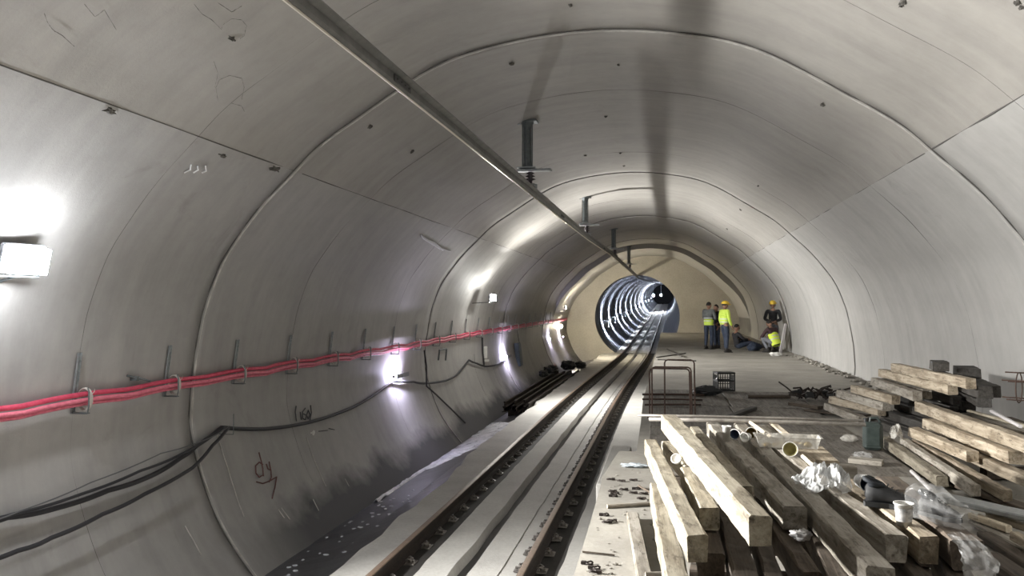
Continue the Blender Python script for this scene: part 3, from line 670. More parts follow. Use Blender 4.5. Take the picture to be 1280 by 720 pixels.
# ------------------------------------------------------------------ timbers
def beam(name, A, B, wa, wb, h, m, label, group, jit=.006, cat='timber'):
    """A, B: far and near end of the upper left edge; wa, wb widths; h height"""
    A = V(A); B = V(B); d = (B - A); L = d.length; ax = d.normalized()
    hor = V((ax.x, ax.y, 0)).normalized(); side = V((-hor.y, hor.x, 0))
    if side.x < 0: side = -side
    up = side.cross(ax); up = up if up.z > 0 else -up
    O = (A + B) / 2; nseg = max(6, int(L / .08)); mb = MB(); rnd = random.Random(hash(label) % 9999 if 0 else sum(map(ord, label)))
    sx = rnd.random() * 50
    for i in range(nseg + 1):
        t = i / nseg; w = wa + (wb - wa) * t; b = .008
        c = side * (w / 2) - up * (h / 2) + ax * (L * (t - .5))
        cross = [(-w / 2 + b, h / 2), (w / 2 - b, h / 2), (w / 2, h / 2 - b), (w / 2, -h / 2 + b), (w / 2 - b, -h / 2), (-w / 2 + b, -h / 2), (-w / 2, -h / 2 + b), (-w / 2, h / 2 - b)]
        for k, (p, q) in enumerate(cross):
            j1 = jit * noise.noise(V((sx + t * L * 5, k * 1.7, 1))) * 2; j2 = jit * noise.noise(V((sx + t * L * 6, k * 2.9, 8))) * 2
            e = 0
            if i in (0, nseg): e = (rnd.random() - .5) * (.024 if jit > .003 else 0)
            mb.v.append(tuple(c + side * (p + j1) + up * (q + j2) + ax * e))
    for i in range(nseg):
        for k in range(8):
            j = (k + 1) % 8; mb.f.append((i * 8 + k, i * 8 + j, (i + 1) * 8 + j, (i + 1) * 8 + k)); mb.m.append(0)
    mb.f.append(tuple(range(7, -1, -1))); mb.m.append(0); mb.f.append(tuple(nseg * 8 + k for k in range(8))); mb.m.append(0)
    # to local axes: X along the timber, so the grain follows it
    R = Matrix((ax, side, up)).transposed(); Ri = R.inverted()
    mb.v = [tuple(Ri @ V(v)) for v in mb.v]
    o = mb.build(name, m); o.matrix_world = Matrix.Translation(O) @ R.to_4x4()
    return tag(o, label, cat, group)
BEAMS = [['timber', (-0.164, 6.02, 0.61), (0.081, 3.564, 0.61), 0.088, 0.088, 0.12, 'wood_pale', 'leftmost pale timber of the near pile, lit along its left side', 'timbers of the near pile'], ['timber', (-0.109, 5.168, 0.475), (-0.008, 3.415, 0.475), 0.1, 0.1, 0.12, 'wood_pale', 'pale lower timber directly under the leftmost near timber', 'timbers of the near pile'], ['timber', (-0.043, 6.104, 0.59), (0.109, 5.164, 0.59), 0.075, 0.075, 0.11, 'wood_pale', 'short far timber right of the leftmost one, with the white lid at its end', 'timbers of the near pile'], ['timber', (0.078, 5.093, 0.6), (0.155, 4.096, 0.6), 0.1, 0.1, 0.11, 'wood_pale', 'short near piece of timber between the leftmost and the big overlapping timber', 'timbers of the near pile'], ['timber', (-0.044, 6.425, 0.74), (0.33, 3.419, 0.74), 0.125, 0.088, 0.125, 'wood_pale', 'biggest pale timber lying over the near pile, with a splintered dark near end', 'timbers of the near pile'], ['timber', (0.187, 6.807, 0.6), (0.393, 4.627, 0.6), 0.075, 0.075, 0.11, 'wood_pale', 'narrow rough timber in the shadow right of the biggest one', 'timbers of the near pile'], ['timber', (0.33, 7.018, 0.61), (0.562, 4.158, 0.61), 0.1, 0.112, 0.12, 'wood_grey', 'grey timber ending in a square dark face in the middle of the near pile', 'timbers of the near pile'], ['timber', (0.553, 7.014, 0.61), (0.742, 3.263, 0.61), 0.098, 0.105, 0.12, 'wood_grey', 'longest grey timber of the near pile, reaching the bottom edge of the picture', 'timbers of the near pile'], ['timber', (0.726, 5.98, 0.61), (0.932, 3.736, 0.61), 0.075, 0.085, 0.12, 'wood_grey', 'grey timber of the near pile running under the crumpled white bag', 'timbers of the near pile'], ['timber', (0.96, 4.86, 0.61), (1.062, 3.741, 0.61), 0.1, 0.085, 0.12, 'wood_tan', 'tan timber with a split bright edge, carrying the paper cup', 'timbers of the near pile'], ['timber', (1.189, 4.987, 0.61), (1.177, 3.692, 0.61), 0.13, 0.13, 0.12, 'wood_dark', 'thick brown timber at the right of the near pile, under the bagged shoe', 'timbers of the near pile'], ['batten', (0.664, 6.885, 0.65), (0.737, 6.123, 0.65), 0.022, 0.022, 0.03, 'wood_light', 'thin fresh yellow batten at the far end of the near pile', 'timbers of the near pile'], ['plank', (0.688, 6.994, 0.6), (0.74, 6.341, 0.6), 0.16, 0.14, 0.02, 'wood_grey', 'short flat board at the far end of the near pile beside the thin batten', 'timbers of the near pile'], ['plank', (0.839, 7.023, 0.625), (0.858, 6.314, 0.625), 0.06, 0.07, 0.02, 'wood_light', 'short pale board at the far end of the near pile, behind the clear tray', 'timbers of the near pile'], ['plank', (0.903, 6.195, 0.57), (0.923, 5.639, 0.57), 0.22, 0.2, 0.02, 'wood_tan', 'flat tan board between the clear tray and the white bag', 'timbers of the near pile'], ['batten', (0.842, 5.413, 0.648), (0.862, 4.943, 0.648), 0.022, 0.022, 0.028, 'wood_light', 'small fresh stick poking out behind the white bag', 'timbers of the near pile'], ['timber', (0.119, 4.491, 0.475), (0.135, 3.773, 0.475), 0.12, 0.12, 0.12, 'wood_dark', 'dark lower timber ending below the leftmost near timber', 'timbers of the near pile'], ['timber', (0.273, 4.691, 0.475), (0.269, 3.226, 0.475), 0.105, 0.105, 0.12, 'wood_dark', 'dark lower timber right of the leftmost lower ones, running off the bottom edge', 'timbers of the near pile'], ['timber', (0.424, 4.533, 0.475), (0.386, 3.115, 0.475), 0.075, 0.075, 0.12, 'wood_dark', 'dark lower timber under the splintered end of the biggest timber', 'timbers of the near pile'], ['timber', (0.497, 4.933, 0.475), (0.556, 3.581, 0.475), 0.085, 0.085, 0.12, 'wood_dark', 'lower timber with a bright bark-like side beside the pale rag', 'timbers of the near pile'], ['timber', (0.728, 4.735, 0.475), (0.632, 3.164, 0.475), 0.085, 0.085, 0.12, 'wood_dark', 'dark lower timber beneath the grey square-ended timber', 'timbers of the near pile'], ['timber', (0.812, 4.458, 0.475), (0.778, 3.129, 0.475), 0.085, 0.085, 0.12, 'wood_dark', 'dark lower timber beneath the longest grey timber', 'timbers of the near pile'], ['timber', (1.224, 4.16, 0.475), (1.1, 3.395, 0.475), 0.11, 0.11, 0.12, 'wood_dark', 'dark lower timber beneath the thick brown timber', 'timbers of the near pile'], ['timber', (0.998, 4.351, 0.475), (1.003, 3.302, 0.475), 0.08, 0.08, 0.12, 'wood_dark', 'dark lower timber beneath the cup-carrying timber', 'timbers of the near pile'], ['bearer', (0.0, 5.95, 0.35), (1.45, 5.83, 0.35), 0.14, 0.14, 0.105, 'wood_dark', 'far upper cross bearer under the near pile', 'bearers under the near pile'], ['bearer_block', (0.16, 6.2, 0.238), (0.18, 5.6000000000000005, 0.238), 0.13, 0.13, 0.108, 'wood_dark', 'far bearer block on the left under the near pile', 'bearers under the near pile'], ['bearer_block', (0.65, 6.2, 0.238), (0.67, 5.6000000000000005, 0.238), 0.13, 0.13, 0.108, 'wood_dark', 'far bearer block in the middle under the near pile', 'bearers under the near pile'], ['bearer_block', (1.2, 6.2, 0.238), (1.22, 5.6000000000000005, 0.238), 0.13, 0.13, 0.108, 'wood_dark', 'far bearer block on the right under the near pile', 'bearers under the near pile'], ['bearer', (0.12, 5.97, 0.12), (1.42, 5.8500000000000005, 0.12), 0.14, 0.14, 0.118, 'wood_dark', 'far lowest cross bearer under the near pile, on the floor', 'bearers under the near pile'], ['bearer', (-0.06, 4.6, 0.348), (1.45, 4.48, 0.348), 0.14, 0.14, 0.105, 'wood_dark', 'middle upper cross bearer under the near pile', 'bearers under the near pile'], ['bearer_block', (0.16, 4.85, 0.238), (0.18, 4.25, 0.238), 0.13, 0.13, 0.108, 'wood_dark', 'middle bearer block on the left under the near pile', 'bearers under the near pile'], ['bearer_block', (0.65, 4.85, 0.238), (0.67, 4.25, 0.238), 0.13, 0.13, 0.108, 'wood_dark', 'middle bearer block in the middle under the near pile', 'bearers under the near pile'], ['bearer_block', (1.2, 4.85, 0.238), (1.22, 4.25, 0.238), 0.13, 0.13, 0.108, 'wood_dark', 'middle bearer block on the right under the near pile', 'bearers under the near pile'], ['bearer', (0.12, 4.619999999999999, 0.12), (1.42, 4.5, 0.12), 0.14, 0.14, 0.118, 'wood_dark', 'middle lowest cross bearer under the near pile, on the floor', 'bearers under the near pile'], ['bearer', (0.0, 3.45, 0.348), (1.45, 3.33, 0.348), 0.14, 0.14, 0.105, 'wood_dark', 'near upper cross bearer under the near pile', 'bearers under the near pile'], ['bearer_block', (0.16, 3.7, 0.238), (0.18, 3.1, 0.238), 0.13, 0.13, 0.108, 'wood_dark', 'near bearer block on the left under the near pile', 'bearers under the near pile'], ['bearer_block', (0.65, 3.7, 0.238), (0.67, 3.1, 0.238), 0.13, 0.13, 0.108, 'wood_dark', 'near bearer block in the middle under the near pile', 'bearers under the near pile'], ['bearer_block', (1.2, 3.7, 0.238), (1.22, 3.1, 0.238), 0.13, 0.13, 0.108, 'wood_dark', 'near bearer block on the right under the near pile', 'bearers under the near pile'], ['bearer', (0.12, 3.47, 0.12), (1.42, 3.35, 0.12), 0.14, 0.14, 0.118, 'wood_dark', 'near lowest cross bearer under the near pile, on the floor', 'bearers under the near pile'], ['bearer', (0.0, 5.99, 0.475), (1.3, 5.95, 0.475), 0.12, 0.12, 0.12, 'wood_grey', 'cross timber under the far ends of the near pile', 'bearers under the near pile'], ['timber', (2.275, 12.488, 0.165), (2.433, 11.048, 0.165), 0.105, 0.105, 0.104, 'wood_grey', 'lowest left timber of the right stack, behind the green canister', 'timbers of the right stack'], ['timber', (2.311, 12.321, 0.284), (2.665, 11.043, 0.284), 0.105, 0.105, 0.104, 'wood_tan', 'second timber up at the left of the right stack, rounded near end', 'timbers of the right stack'], ['timber', (2.37, 12.077, 0.403), (2.614, 10.6, 0.403), 0.105, 0.105, 0.104, 'wood_grey', 'third timber up at the left of the right stack, greyer far tip', 'timbers of the right stack'], ['timber', (2.451, 11.578, 0.522), (2.637, 10.288, 0.522), 0.105, 0.105, 0.104, 'wood_tan', 'fourth timber up in the right stack with a square brown near end', 'timbers of the right stack'], ['timber', (2.671, 11.424, 0.641), (2.693, 9.64, 0.641), 0.105, 0.105, 0.104, 'wood_grey', 'grey timber in the middle of the right stack ending above the dark hollow', 'timbers of the right stack'], ['timber', (2.817, 11.487, 0.63), (2.885, 9.947, 0.63), 0.105, 0.105, 0.104, 'wood_grey', 'timber right behind the grey middle one in the right stack', 'timbers of the right stack'], ['timber', (2.756, 11.377, 0.76), (2.926, 9.245, 0.76), 0.105, 0.105, 0.104, 'wood_tan', 'long tan timber near the top of the right stack', 'timbers of the right stack'], ['timber', (2.754, 10.738, 0.879), (2.902, 8.644, 0.879), 0.105, 0.105, 0.104, 'wood_tan', 'topmost long tan timber of the right stack', 'timbers of the right stack'], ['timber_block', (2.875, 9.672, 0.994), (2.824, 9.369, 0.994), 0.16, 0.16, 0.1, 'wood_black', 'small dark block on the very top of the right stack, left one', 'timbers of the right stack'], ['timber_block', (3.172, 9.831, 0.925), (3.086, 9.417, 0.925), 0.22, 0.22, 0.11, 'wood_black', 'small dark block on the very top of the right stack, right one', 'timbers of the right stack'], ['timber', (3.187, 10.574, 0.8), (3.022, 8.672, 0.8), 0.14, 0.14, 0.12, 'wood_black', 'blackened timber at the upper right of the right stack', 'timbers of the right stack'], ['timber', (3.426, 10.509, 0.78), (3.209, 8.993, 0.78), 0.14, 0.14, 0.12, 'wood_black', 'blackened timber sticking out furthest right of the right stack', 'timbers of the right stack'], ['timber', (3.502, 10.887, 0.64), (3.233, 9.302, 0.64), 0.14, 0.14, 0.12, 'wood_black', 'blackened timber lower at the right end of the right stack', 'timbers of the right stack'], ['timber', (3.462, 11.368, 0.5), (3.354, 10.091, 0.5), 0.14, 0.14, 0.12, 'wood_black', 'blackened timber over the dark hollow of the right stack', 'timbers of the right stack'], ['timber', (2.869, 10.199, 0.475), (2.954, 7.39, 0.475), 0.12, 0.12, 0.12, 'wood_tan', 'longest top timber at the right with a pale upper edge', 'timbers lying at the right'], ['timber', (2.802, 9.674, 0.34), (2.894, 7.634, 0.34), 0.13, 0.13, 0.11, 'wood_tan', 'timber below the longest top one at the right, square brown end', 'timbers lying at the right'], ['timber', (2.573, 9.388, 0.281), (2.665, 7.937, 0.281), 0.11, 0.11, 0.1, 'wood_tan', 'shorter orange-brown timber at the right under the translucent bag', 'timbers lying at the right'], ['timber', (2.363, 9.697, 0.123), (2.292, 7.552, 0.123), 0.1, 0.1, 0.095, 'wood_pale', 'leftmost floor-level timber at the right with a square near end', 'timbers lying at the right'], ['timber', (2.478, 9.345, 0.166), (2.386, 7.025, 0.166), 0.075, 0.075, 0.095, 'wood_grey', 'second floor-level timber at the right, mossy rounded near end', 'timbers lying at the right'], ['timber', (2.584, 9.316, 0.166), (2.572, 6.898, 0.166), 0.065, 0.065, 0.095, 'wood_tan', 'third floor-level timber at the right, longest and thinnest', 'timbers lying at the right'], ['timber', (2.779, 8.55, 0.215), (2.857, 7.084, 0.215), 0.12, 0.12, 0.095, 'wood_tan', 'timber under the square brown end at the right picture edge', 'timbers lying at the right'], ['timber', (3.169, 9.611, 0.42), (3.275, 7.945, 0.42), 0.12, 0.12, 0.1, 'wood_grey', 'grey timber behind the longest top one at the right', 'timbers lying at the right'], ['timber', (3.283, 9.751, 0.44), (3.486, 8.132, 0.44), 0.05, 0.05, 0.05, 'wood_pale', 'thin pale strip timber behind the grey one at the right', 'timbers lying at the right'], ['batten', (3.352, 9.294, 0.5), (3.185, 8.162, 0.5), 0.035, 0.035, 0.03, 'whitewood', 'white painted batten at the right beside the rebar cage', 'timbers lying at the right'], ['batten', (2.247, 8.16, 0.053), (2.18, 7.351, 0.053), 0.03, 0.03, 0.03, 'whitewood', 'white painted batten on the floor left of the floor-level timbers', 'timbers lying at the right'], ['plank', (1.94, 6.581, 0.17), (2.398, 6.014, 0.17), 0.18, 0.18, 0.04, 'galv', 'long light grey board at the right, behind the bagged shoe', 'timbers lying at the right'], ['batten', (2.138, 6.347, 0.105), (2.257, 6.007, 0.105), 0.05, 0.05, 0.05, 'wood_light', 'short fresh stick with a dark end at the lower right', 'timbers lying at the right'], ['batten', (2.263, 6.372, 0.105), (2.415, 5.998, 0.105), 0.05, 0.05, 0.05, 'wood_light', 'second fresh stick running to the right edge at the lower right', 'timbers lying at the right'], ['plank', (2.135, 6.34, 0.05), (2.25, 5.483, 0.05), 0.16, 0.16, 0.03, 'wood_grey', 'grey plank on the floor at the lower right, under the fresh sticks', 'timbers lying at the right'], ['plank', (2.075, 5.999, 0.06), (2.103, 5.139, 0.06), 0.1, 0.1, 0.05, 'wood_dark', 'dark plank on the floor at the lower right corner', 'timbers lying at the right'], ['plank', (1.893, 5.428, 0.08), (1.926, 4.793, 0.08), 0.12, 0.12, 0.06, 'wood_dark', 'lowest dark plank in the lower right corner', 'timbers lying at the right'], ['batten', (2.175, 5.728, 0.14), (2.193, 5.448, 0.14), 0.06, 0.06, 0.06, 'wood_tan', 'brown block end at the lower right edge', 'timbers lying at the right'], ['plank', (3.667, 10.336, 0.3), (3.559, 8.158, 0.3), 0.3, 0.3, 0.03, 'wood_dark', 'dark board under the timbers beside the rebar cage', 'timbers lying at the right'], ['plank', (2.407, 7.696, 0.06), (2.678, 6.632, 0.06), 0.14, 0.14, 0.04, 'wood_dark', 'dark low plank behind the long light grey board', 'timbers lying at the right'], ['bearer', (2.85, 8.15, 0.11), (3.95, 8.35, 0.11), 0.12, 0.12, 0.1, 'wood_dark', 'lower far cross bearer under the right-hand timbers', 'bearers under the right timbers'], ['bearer', (3.35, 6.7, 0.185), (3.95, 6.8, 0.185), 0.12, 0.12, 0.08, 'wood_dark', 'near cross bearer under the right-hand timbers', 'bearers under the right timbers'], ['plywood_sheet', (-0.28, 15.4, 0.02), (-0.25, 13.05, 0.02), 1.23, 1.23, 0.018, 'ply', 'plywood sheet on the platform under the rebar hoops, at the edge', 'plywood sheets on the platform'], ['plywood_sheet', (0.98, 15.3, 0.02), (1.01, 12.950000000000001, 0.02), 1.2200000000000002, 1.2200000000000002, 0.018, 'ply', 'plywood sheet on the platform under the black crate', 'plywood sheets on the platform'], ['plywood_sheet', (2.23, 15.35, 0.02), (2.26, 13.0, 0.02), 0.8700000000000001, 0.8700000000000001, 0.018, 'ply', 'plywood sheet on the platform behind the scrap heap', 'plywood sheets on the platform'], ['plywood_sheet', (-0.25, 13.0, 0.02), (-0.22, 10.65, 0.02), 1.2, 1.2, 0.018, 'ply', 'plywood sheet in front of the edge one, below the hoops', 'plywood sheets on the platform'], ['plywood_sheet', (0.97, 12.9, 0.02), (1.0, 10.55, 0.02), 1.2300000000000002, 1.2300000000000002, 0.018, 'ply', 'plywood sheet in the middle of the platform before the right stack', 'plywood sheets on the platform'], ['plywood_sheet', (-0.22, 10.5, 0.02), (-0.19, 8.15, 0.02), 1.22, 1.22, 0.018, 'ply', 'nearest left plywood sheet behind the near pile', 'plywood sheets on the platform'], ['plywood_sheet', (1.03, 10.4, 0.02), (1.06, 8.05, 0.02), 1.2699999999999998, 1.2699999999999998, 0.018, 'ply', 'nearest right plywood sheet behind the near pile', 'plywood sheets on the platform'], ['plank', (1.245, 12.648, 0.073), (0.675, 11.221, 0.073), 0.1, 0.1, 0.05, 'wood_black', 'dark slanting plank lying behind the near pile', None], ['plank', (1.835, 12.961, 0.109), (2.195, 12.543, 0.109), 0.12, 0.12, 0.05, 'wood_dark', 'tan-brown plank end by the scrap heap', None], ['plank', (1.329, 14.29, 0.075), (2.044, 14.428, 0.075), 0.14, 0.14, 0.05, 'wood_dark', 'flat dark plank lying across the platform right of the black crate', None], ['plank', (2.007, 12.571, 0.053), (2.663, 11.993, 0.053), 0.3, 0.3, 0.03, 'wood_dark', 'brown board on the floor left of the lowest right stack timber', None], ['plank', (1.774, 8.518, 0.073), (2.061, 8.409, 0.073), 0.15, 0.15, 0.05, 'wood_grey', 'short grey board in front of the green canister', None], ['wooden_stick', (-0.321, 24.969, 0.03), (0.593, 27.264, 0.03), 0.04, 0.04, 0.03, 'wood_black', 'thin dark stick on the far platform edge', None], ['wooden_stick', (-0.261, 23.862, 0.03), (0.825, 23.548, 0.03), 0.05, 0.05, 0.03, 'wood_black', 'longer dark stick lying on the far platform edge', None], ['wooden_stick', (-0.008, 29.12, 0.065), (0.447, 24.924, 0.065), 0.04, 0.04, 0.03, 'wood_black', 'slanting dark stick on the far platform', None], ['wooden_stick', (-0.473, 6.394, 0.03), (-0.064, 6.579, 0.03), 0.035, 0.035, 0.03, 'wood_grey', 'brown stick lying across the near platform slab', None], ['wooden_stick', (-0.125, 4.551, 0.12), (0.103, 4.609, 0.12), 0.03, 0.03, 0.03, 'wood_grey', 'thin stick poking out at the bottom, left of the near pile', None], ['wooden_stick', (-0.539, 5.192, 0.015), (-0.332, 5.164, 0.015), 0.012, 0.012, 0.012, 'wood_dark', 'hair-thin rod on the near platform slab', None], ['wooden_stick', (-0.255, 7.128, 0.03), (-0.085, 6.74, 0.03), 0.02, 0.02, 0.02, 'wood_dark', 'bent thin stick on the slab beside the leftmost timbers', None], ['plank', (-0.302, 6.098, 0.05), (-0.147, 4.418, 0.05), 0.09, 0.09, 0.05, 'wood_grey', 'rough narrow board on the near slab at the foot of the pile', None], ['timber', (2.62, 11.35, 0.113), (2.8200000000000003, 9.95, 0.113), 0.1, 0.1, 0.1, 'wood_black', 'blackened timber inside the right stack, layer one, front-left in its row', 'timbers of the right stack'], ['timber', (2.755, 11.32, 0.113), (2.955, 9.979999999999999, 0.113), 0.1, 0.1, 0.1, 'wood_black', 'blackened timber inside the right stack, layer one, second in its row', 'timbers of the right stack'], ['timber', (2.89, 11.29, 0.113), (3.0900000000000003, 10.01, 0.113), 0.1, 0.1, 0.1, 'wood_black', 'blackened timber inside the right stack, layer one, third in its row', 'timbers of the right stack'], ['timber', (3.0250000000000004, 11.26, 0.113), (3.2250000000000005, 10.04, 0.113), 0.1, 0.1, 0.1, 'wood_black', 'blackened timber inside the right stack, layer one, fourth in its row', 'timbers of the right stack'], ['timber', (3.16, 11.23, 0.113), (3.3600000000000003, 10.069999999999999, 0.113), 0.1, 0.1, 0.1, 'wood_black', 'blackened timber inside the right stack, layer one, fifth in its row', 'timbers of the right stack'], ['timber', (3.295, 11.2, 0.113), (3.495, 10.1, 0.113), 0.1, 0.1, 0.1, 'wood_black', 'blackened timber inside the right stack, layer one, sixth in its row', 'timbers of the right stack'], ['timber', (3.43, 11.17, 0.113), (3.6300000000000003, 10.129999999999999, 0.113), 0.1, 0.1, 0.1, 'wood_black', 'blackened timber inside the right stack, layer one, rightmost in its row', 'timbers of the right stack'], ['timber', (2.775, 11.32, 0.229), (2.975, 9.94, 0.229), 0.1, 0.1, 0.1, 'wood_black', 'blackened timber inside the right stack, layer two, second in its row', 'timbers of the right stack'], ['timber', (2.91, 11.29, 0.229), (3.1100000000000003, 9.97, 0.229), 0.1, 0.1, 0.1, 'wood_black', 'blackened timber inside the right stack, layer two, third in its row', 'timbers of the right stack'], ['timber', (3.0450000000000004, 11.26, 0.229), (3.2450000000000006, 10.0, 0.229), 0.1, 0.1, 0.1, 'wood_black', 'blackened timber inside the right stack, layer two, fourth in its row', 'timbers of the right stack'], ['timber', (3.18, 11.23, 0.229), (3.3800000000000003, 10.03, 0.229), 0.1, 0.1, 0.1, 'wood_black', 'blackened timber inside the right stack, layer two, fifth in its row', 'timbers of the right stack'], ['timber', (3.315, 11.2, 0.229), (3.515, 10.06, 0.229), 0.1, 0.1, 0.1, 'wood_black', 'blackened timber inside the right stack, layer two, sixth in its row', 'timbers of the right stack'], ['timber', (3.45, 11.17, 0.229), (3.6500000000000004, 10.09, 0.229), 0.1, 0.1, 0.1, 'wood_black', 'blackened timber inside the right stack, layer two, rightmost in its row', 'timbers of the right stack'], ['timber', (2.93, 11.29, 0.34500000000000003), (3.1300000000000003, 9.93, 0.34500000000000003), 0.1, 0.1, 0.1, 'wood_black', 'blackened timber inside the right stack, layer three, third in its row', 'timbers of the right stack'], ['timber', (3.0650000000000004, 11.26, 0.34500000000000003), (3.2650000000000006, 9.959999999999999, 0.34500000000000003), 0.1, 0.1, 0.1, 'wood_black', 'blackened timber inside the right stack, layer three, fourth in its row', 'timbers of the right stack'], ['timber', (3.2, 11.23, 0.34500000000000003), (3.4000000000000004, 9.989999999999998, 0.34500000000000003), 0.1, 0.1, 0.1, 'wood_black', 'blackened timber inside the right stack, layer three, fifth in its row', 'timbers of the right stack'], ['timber', (3.335, 11.2, 0.34500000000000003), (3.535, 10.02, 0.34500000000000003), 0.1, 0.1, 0.1, 'wood_black', 'blackened timber inside the right stack, layer three, sixth in its row', 'timbers of the right stack'], ['timber', (2.95, 11.29, 0.461), (3.1500000000000004, 9.89, 0.461), 0.1, 0.1, 0.1, 'wood_black', 'blackened timber inside the right stack, layer four, third in its row', 'timbers of the right stack'], ['timber', (2.97, 11.29, 0.5770000000000001), (3.1700000000000004, 9.85, 0.5770000000000001), 0.1, 0.1, 0.1, 'wood_black', 'blackened timber inside the right stack, layer five, third in its row', 'timbers of the right stack']]  # inner layers of the right stack: invented dark timbers standing in for shade
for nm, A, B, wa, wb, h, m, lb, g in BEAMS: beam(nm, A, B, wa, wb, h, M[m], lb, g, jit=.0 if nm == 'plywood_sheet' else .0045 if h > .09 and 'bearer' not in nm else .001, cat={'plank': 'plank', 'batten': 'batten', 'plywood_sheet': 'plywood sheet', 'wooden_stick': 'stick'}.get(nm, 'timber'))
# ------------------------------------------------------------------ support layers under the near pile
def slab_on(name, x0, x1, y0, y1, z0, h, m, label, cat='plank', group=None, rz=0, bev=.006):
    mb = MB(); mb.box((0, 0, h / 2), (x1 - x0, y1 - y0, h), bev=bev)
    return tag(mb.build(name, m, loc=((x0 + x1) / 2, (y0 + y1) / 2, z0), rot=(0, 0, rz)), label, cat, group)

# ------------------------------------------------------------------ cups and rubbish on the timbers
def cup(p, r, h, axis, label, inner='white', printed=True, name='paper_cup', seed=0):
    """axis: direction from base to mouth; p is the middle of the base"""
    q = V(axis).normalized().to_track_quat('Z', 'Y'); root = thing(name, label, 'cup', p); Mx = q.to_matrix().to_4x4()
    mb = MB(); rb = r * .74
    mb.lathe([(0, .004), (rb, .004), (rb + .001, 0), (r, h), (r + .004, h + .001), (r + .004, h - .005), (r - .001, h - .004)], 24, Mx)
    mb.build('cup_wall', M['white'], root, True)
    mb = MB(); mb.lathe([(0, .007), (rb - .002, .007), (r - .002, h - .002)], 24, Mx); mb.build('cup_inside', M[inner], root, True)
    if printed:
        mb = MB(); mb.lathe([(rb + (r - rb) * .22 + .0012, h * .22), (rb + (r - rb) * .8 + .0012, h * .8)], 24, Mx); mb.build('printed_band', M['print'], root, True)
    return root
PT = {'cup_near': (1.05, 3.908, 0.606), 'cup_stand': (0.425, 6.051, 0.602), 'cup_side1': (0.462, 6.164, 0.608), 'cup_small': (0.544, 6.121, 0.6), 'cup_brown': (0.627, 6.209, 0.6), 'cup_yellow': (0.803, 5.512, 0.6), 'cup_bag': (1.005, 4.545, 0.606), 'lid': (0.061, 5.256, 0.57), 'bag': (0.834, 4.599, 0.612), 'bag2': (2.43, 9.31, 0.165), 'film': (-0.319, 8.06, 0.005), 'rag': (0.629, 4.017, 0.487), 'wrapbase': (1.976, 8.814, 0.026), 'clearcup': (2.075, 9.87, 0.026), 'tray': (0.82, 5.842, 0.622), 'shoe1': (1.07, 4.224, 0.612), 'shoe2': (1.215, 3.967, 0.634), 'shoebag': (1.215, 3.967, 0.622), 'hang_top': (1.181, 3.6, 0.659), 'hang_bot': (1.179, 3.46, 0.489), 'tarp': (0.697, 14.49, 0.026), 'can': (2.199, 9.332, 0.024), 'scrap': (2.443, 14.098, 0.026), 'cage': (3.347, 8.55, 0.661), 'board': (3.591, 27.024, 0.0), 'litter': (3.409, 26.572, 0.0), 'cabinet': (-5.864, 31.222, -0.334), 'polebox': (-5.95, 25.462, 0.009)}
cup(PT['cup_near'], .040, .102, (0, 0, 1), 'crumpled printed paper cup standing at the end of the near timbers beside the shoes')
cup(PT['cup_stand'] , .030, .12, (.02, 0, 1), 'tall slim white paper cup standing at the far end of the near timbers', printed=False)
c = PT['cup_side1']; cup((c[0] + .06, c[1] + .07, c[2] + .038), .036, .085, (-.35, -.9, 0), 'white cup lying beside the tall slim cup, its dark blue base showing', inner='navy', printed=False)
c = PT['cup_small']; cup((c[0] + .05, c[1] + .05, c[2] + .033), .032, .07, (-.5, -.8, .0), 'small tipped cup lying next to the brown-bottomed cup', inner='white')
c = PT['cup_brown']; cup((c[0], c[1] + .09, c[2] + .042), .040, .09, (-.1, -1, .1), 'overturned cup with brown stained inside facing the camera', inner='olive', printed=False)
c = PT['cup_yellow']; cup((c[0], c[1] + .09, c[2] + .048), .045, .09, (-.12, -1, .12), 'overturned cup with pale yellow inside, in front of the clear tray', inner='yellow', printed=False)
c = PT['cup_bag']; cup((c[0] + .02, c[1] + .10, c[2] + .046), .044, .11, (.2, -1, .05), 'white cup with dark inside lying against the crumpled white bag', inner='navy')
# white foam cup lid / ball between the two left timbers
c = PT['lid']; mb = MB(); mb.lathe([(0, .0), (.030, .0), (.035, .006), (.035, .016), (.031, .022), (.027, .016), (0, .016)], 24, Matrix.Translation(V(c) + V((0, 0, .045))) @ V((-.3, -1, .55)).to_track_quat('Z', 'Y').to_matrix().to_4x4())
tag(mb.build('cup_lid', M['white'], smooth=True), 'round white cup lid stuck in the gap right of the leftmost timber', 'lid')

